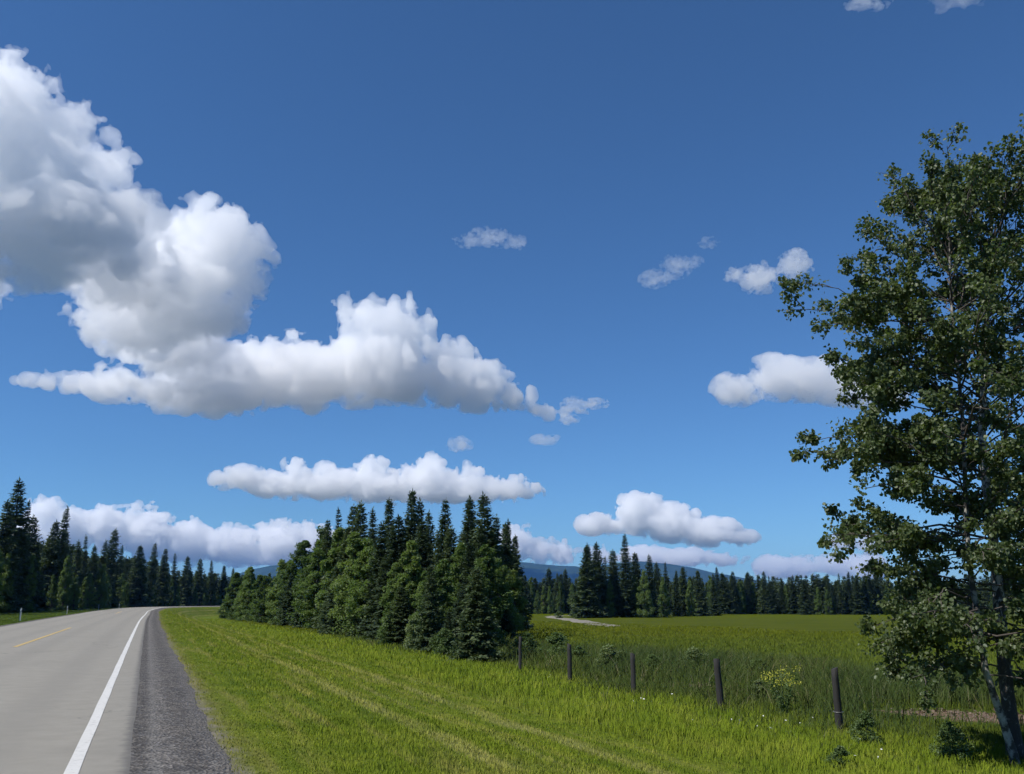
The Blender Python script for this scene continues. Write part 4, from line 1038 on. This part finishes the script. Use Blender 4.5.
H = [(1073, 4061, 967, 113, 79), (1227, 4017, 1004, 149, 97), (1394, 3962, 981, 156, 94), (1532, 3910, 940, 136, 82), (1664, 3856, 895, 107, 64)]
I = [(996, 2936, 1148, 53, 48), (881, 2972, 1113, 60, 48), (799, 2995, 1137, 36, 21)]
J = [(594, 3042, 1182, 51, 36), (522, 3056, 1144, 47, 28), (714, 3017, 1269, 33, 16), (655, 3030, 1200, 33, 20)]
K = [(-175, 3295, 1394, 48, 17), (-96, 3299, 1413, 68, 24), (-16, 3300, 1392, 60, 25)]
Q = [(1074, 2368, 1791, 46, 18), (1119, 2347, 1769, 30, 12), (1295, 2254, 1716, 58, 18), (1338, 2229, 1690, 35, 10)]
L = [(-356, 5989, 1039, 75, 53), (226, 5996, 1074, 96, 34)]
M = [(4516, 12190, 766, 190, 133), (4808, 12078, 733, 188, 132)]
N_ = [(334, 4588, 1010, 64, 38), (439, 4579, 1014, 69, 24), (306, 4590, 930, 47, 24)]
O = [(-1874, 3073, 1108, 51, 41), (-1910, 3051, 1062, 72, 58)]

T1 = time.time()
cloud('towering cumulus cloud with grey underside at the upper left of the sky', A, 7.5, 0.0145, 1, .72, .40, g=.45, wisp=.42)
cloud('long white cumulus cloud with a raised crest, trailing off right below the towering one', B, 10, 0.017, 2, .72, .42, g=.45, wisp=.42)
cloud('flat bank of white cloud just above the copse skyline', C, 13, .015, 24, .75, .26, wisp=.4)
cloud('low pale cloud bank above the left forest', D, 20, .011, 4, .75, .35, wisp=.4)
cloud('low thin cloud streak on the horizon right of the copse', E, 26, .010, 5, .7, .5, wisp=.3)
cloud('small heaped cloud above the clump of spruces in the field', F, 14, .014, 6, .75, .45, wisp=.4)
cloud('low pale cloud on the horizon left of the aspen', G, 32, .008, 7, .7, .5, wisp=.3)
cloud('smooth oval cloud just left of the aspen crown', H, 6, .016, 8, .75, .45, wisp=.45)
cloud('small bright puff of cloud above the oval cloud', I, 3.4, .017, 9, 1.3, .8, wisp=.6, first_cell=.7)
cloud('ragged faint cloud wisp left of the small bright puff', J, 3, .008, 10, 1.7, 1.0, wisp=.75, stretch=(1.25, 1, 1), crumbs=0.01, first_cell=.5)
cloud('thin faint cloud wisp alone in the middle of the blue sky', K, 2.6, .0065, 11, 1.7, 1.0, wisp=.75, stretch=(1.25, 1, 1), crumbs=0.01, first_cell=.5)
cloud('small faint cloud shred between the long cloud and the flat bank', L[:1], 8, .008, 12, 1.0, .8, wisp=.5, stretch=(1.25, 1, 1), crumbs=0.01, first_cell=.5)
cloud('thin faint streak of cloud right of the small shred', L[1:], 8, .006, 13, 1.2, .9, wisp=.7, stretch=(1.25, 1, 1), crumbs=0.01, first_cell=.5)
cloud('small cloud half hidden behind the lower aspen leaves', M, 20, .010, 14, .8, .6, wisp=.3)
cloud('torn cloud scraps off the right tip of the long cumulus', N_, 4, .011, 15, 1.5, .9, wisp=.7, stretch=(1.25, 1, 1), crumbs=0.01, first_cell=.5)
cloud('small cloud scrap at the left edge under the towering cumulus', O, 7, .015, 16, .8, .6, wisp=.3)
cloud('small pale cloud scrap cut by the top edge of the picture', Q[:2], 4, .010, 17, 1.1, .7, wisp=.5, stretch=(1.25, 1, 1), crumbs=0.01, first_cell=.5)
cloud('faint flat cloud streak at the top edge above the aspens', Q[2:], 5, .006, 18, 1.1, .7, wisp=.6, stretch=(1.25, 1, 1), crumbs=0.01, first_cell=.5)
print('CLOUDS', round(time.time() - T1, 1), 's')
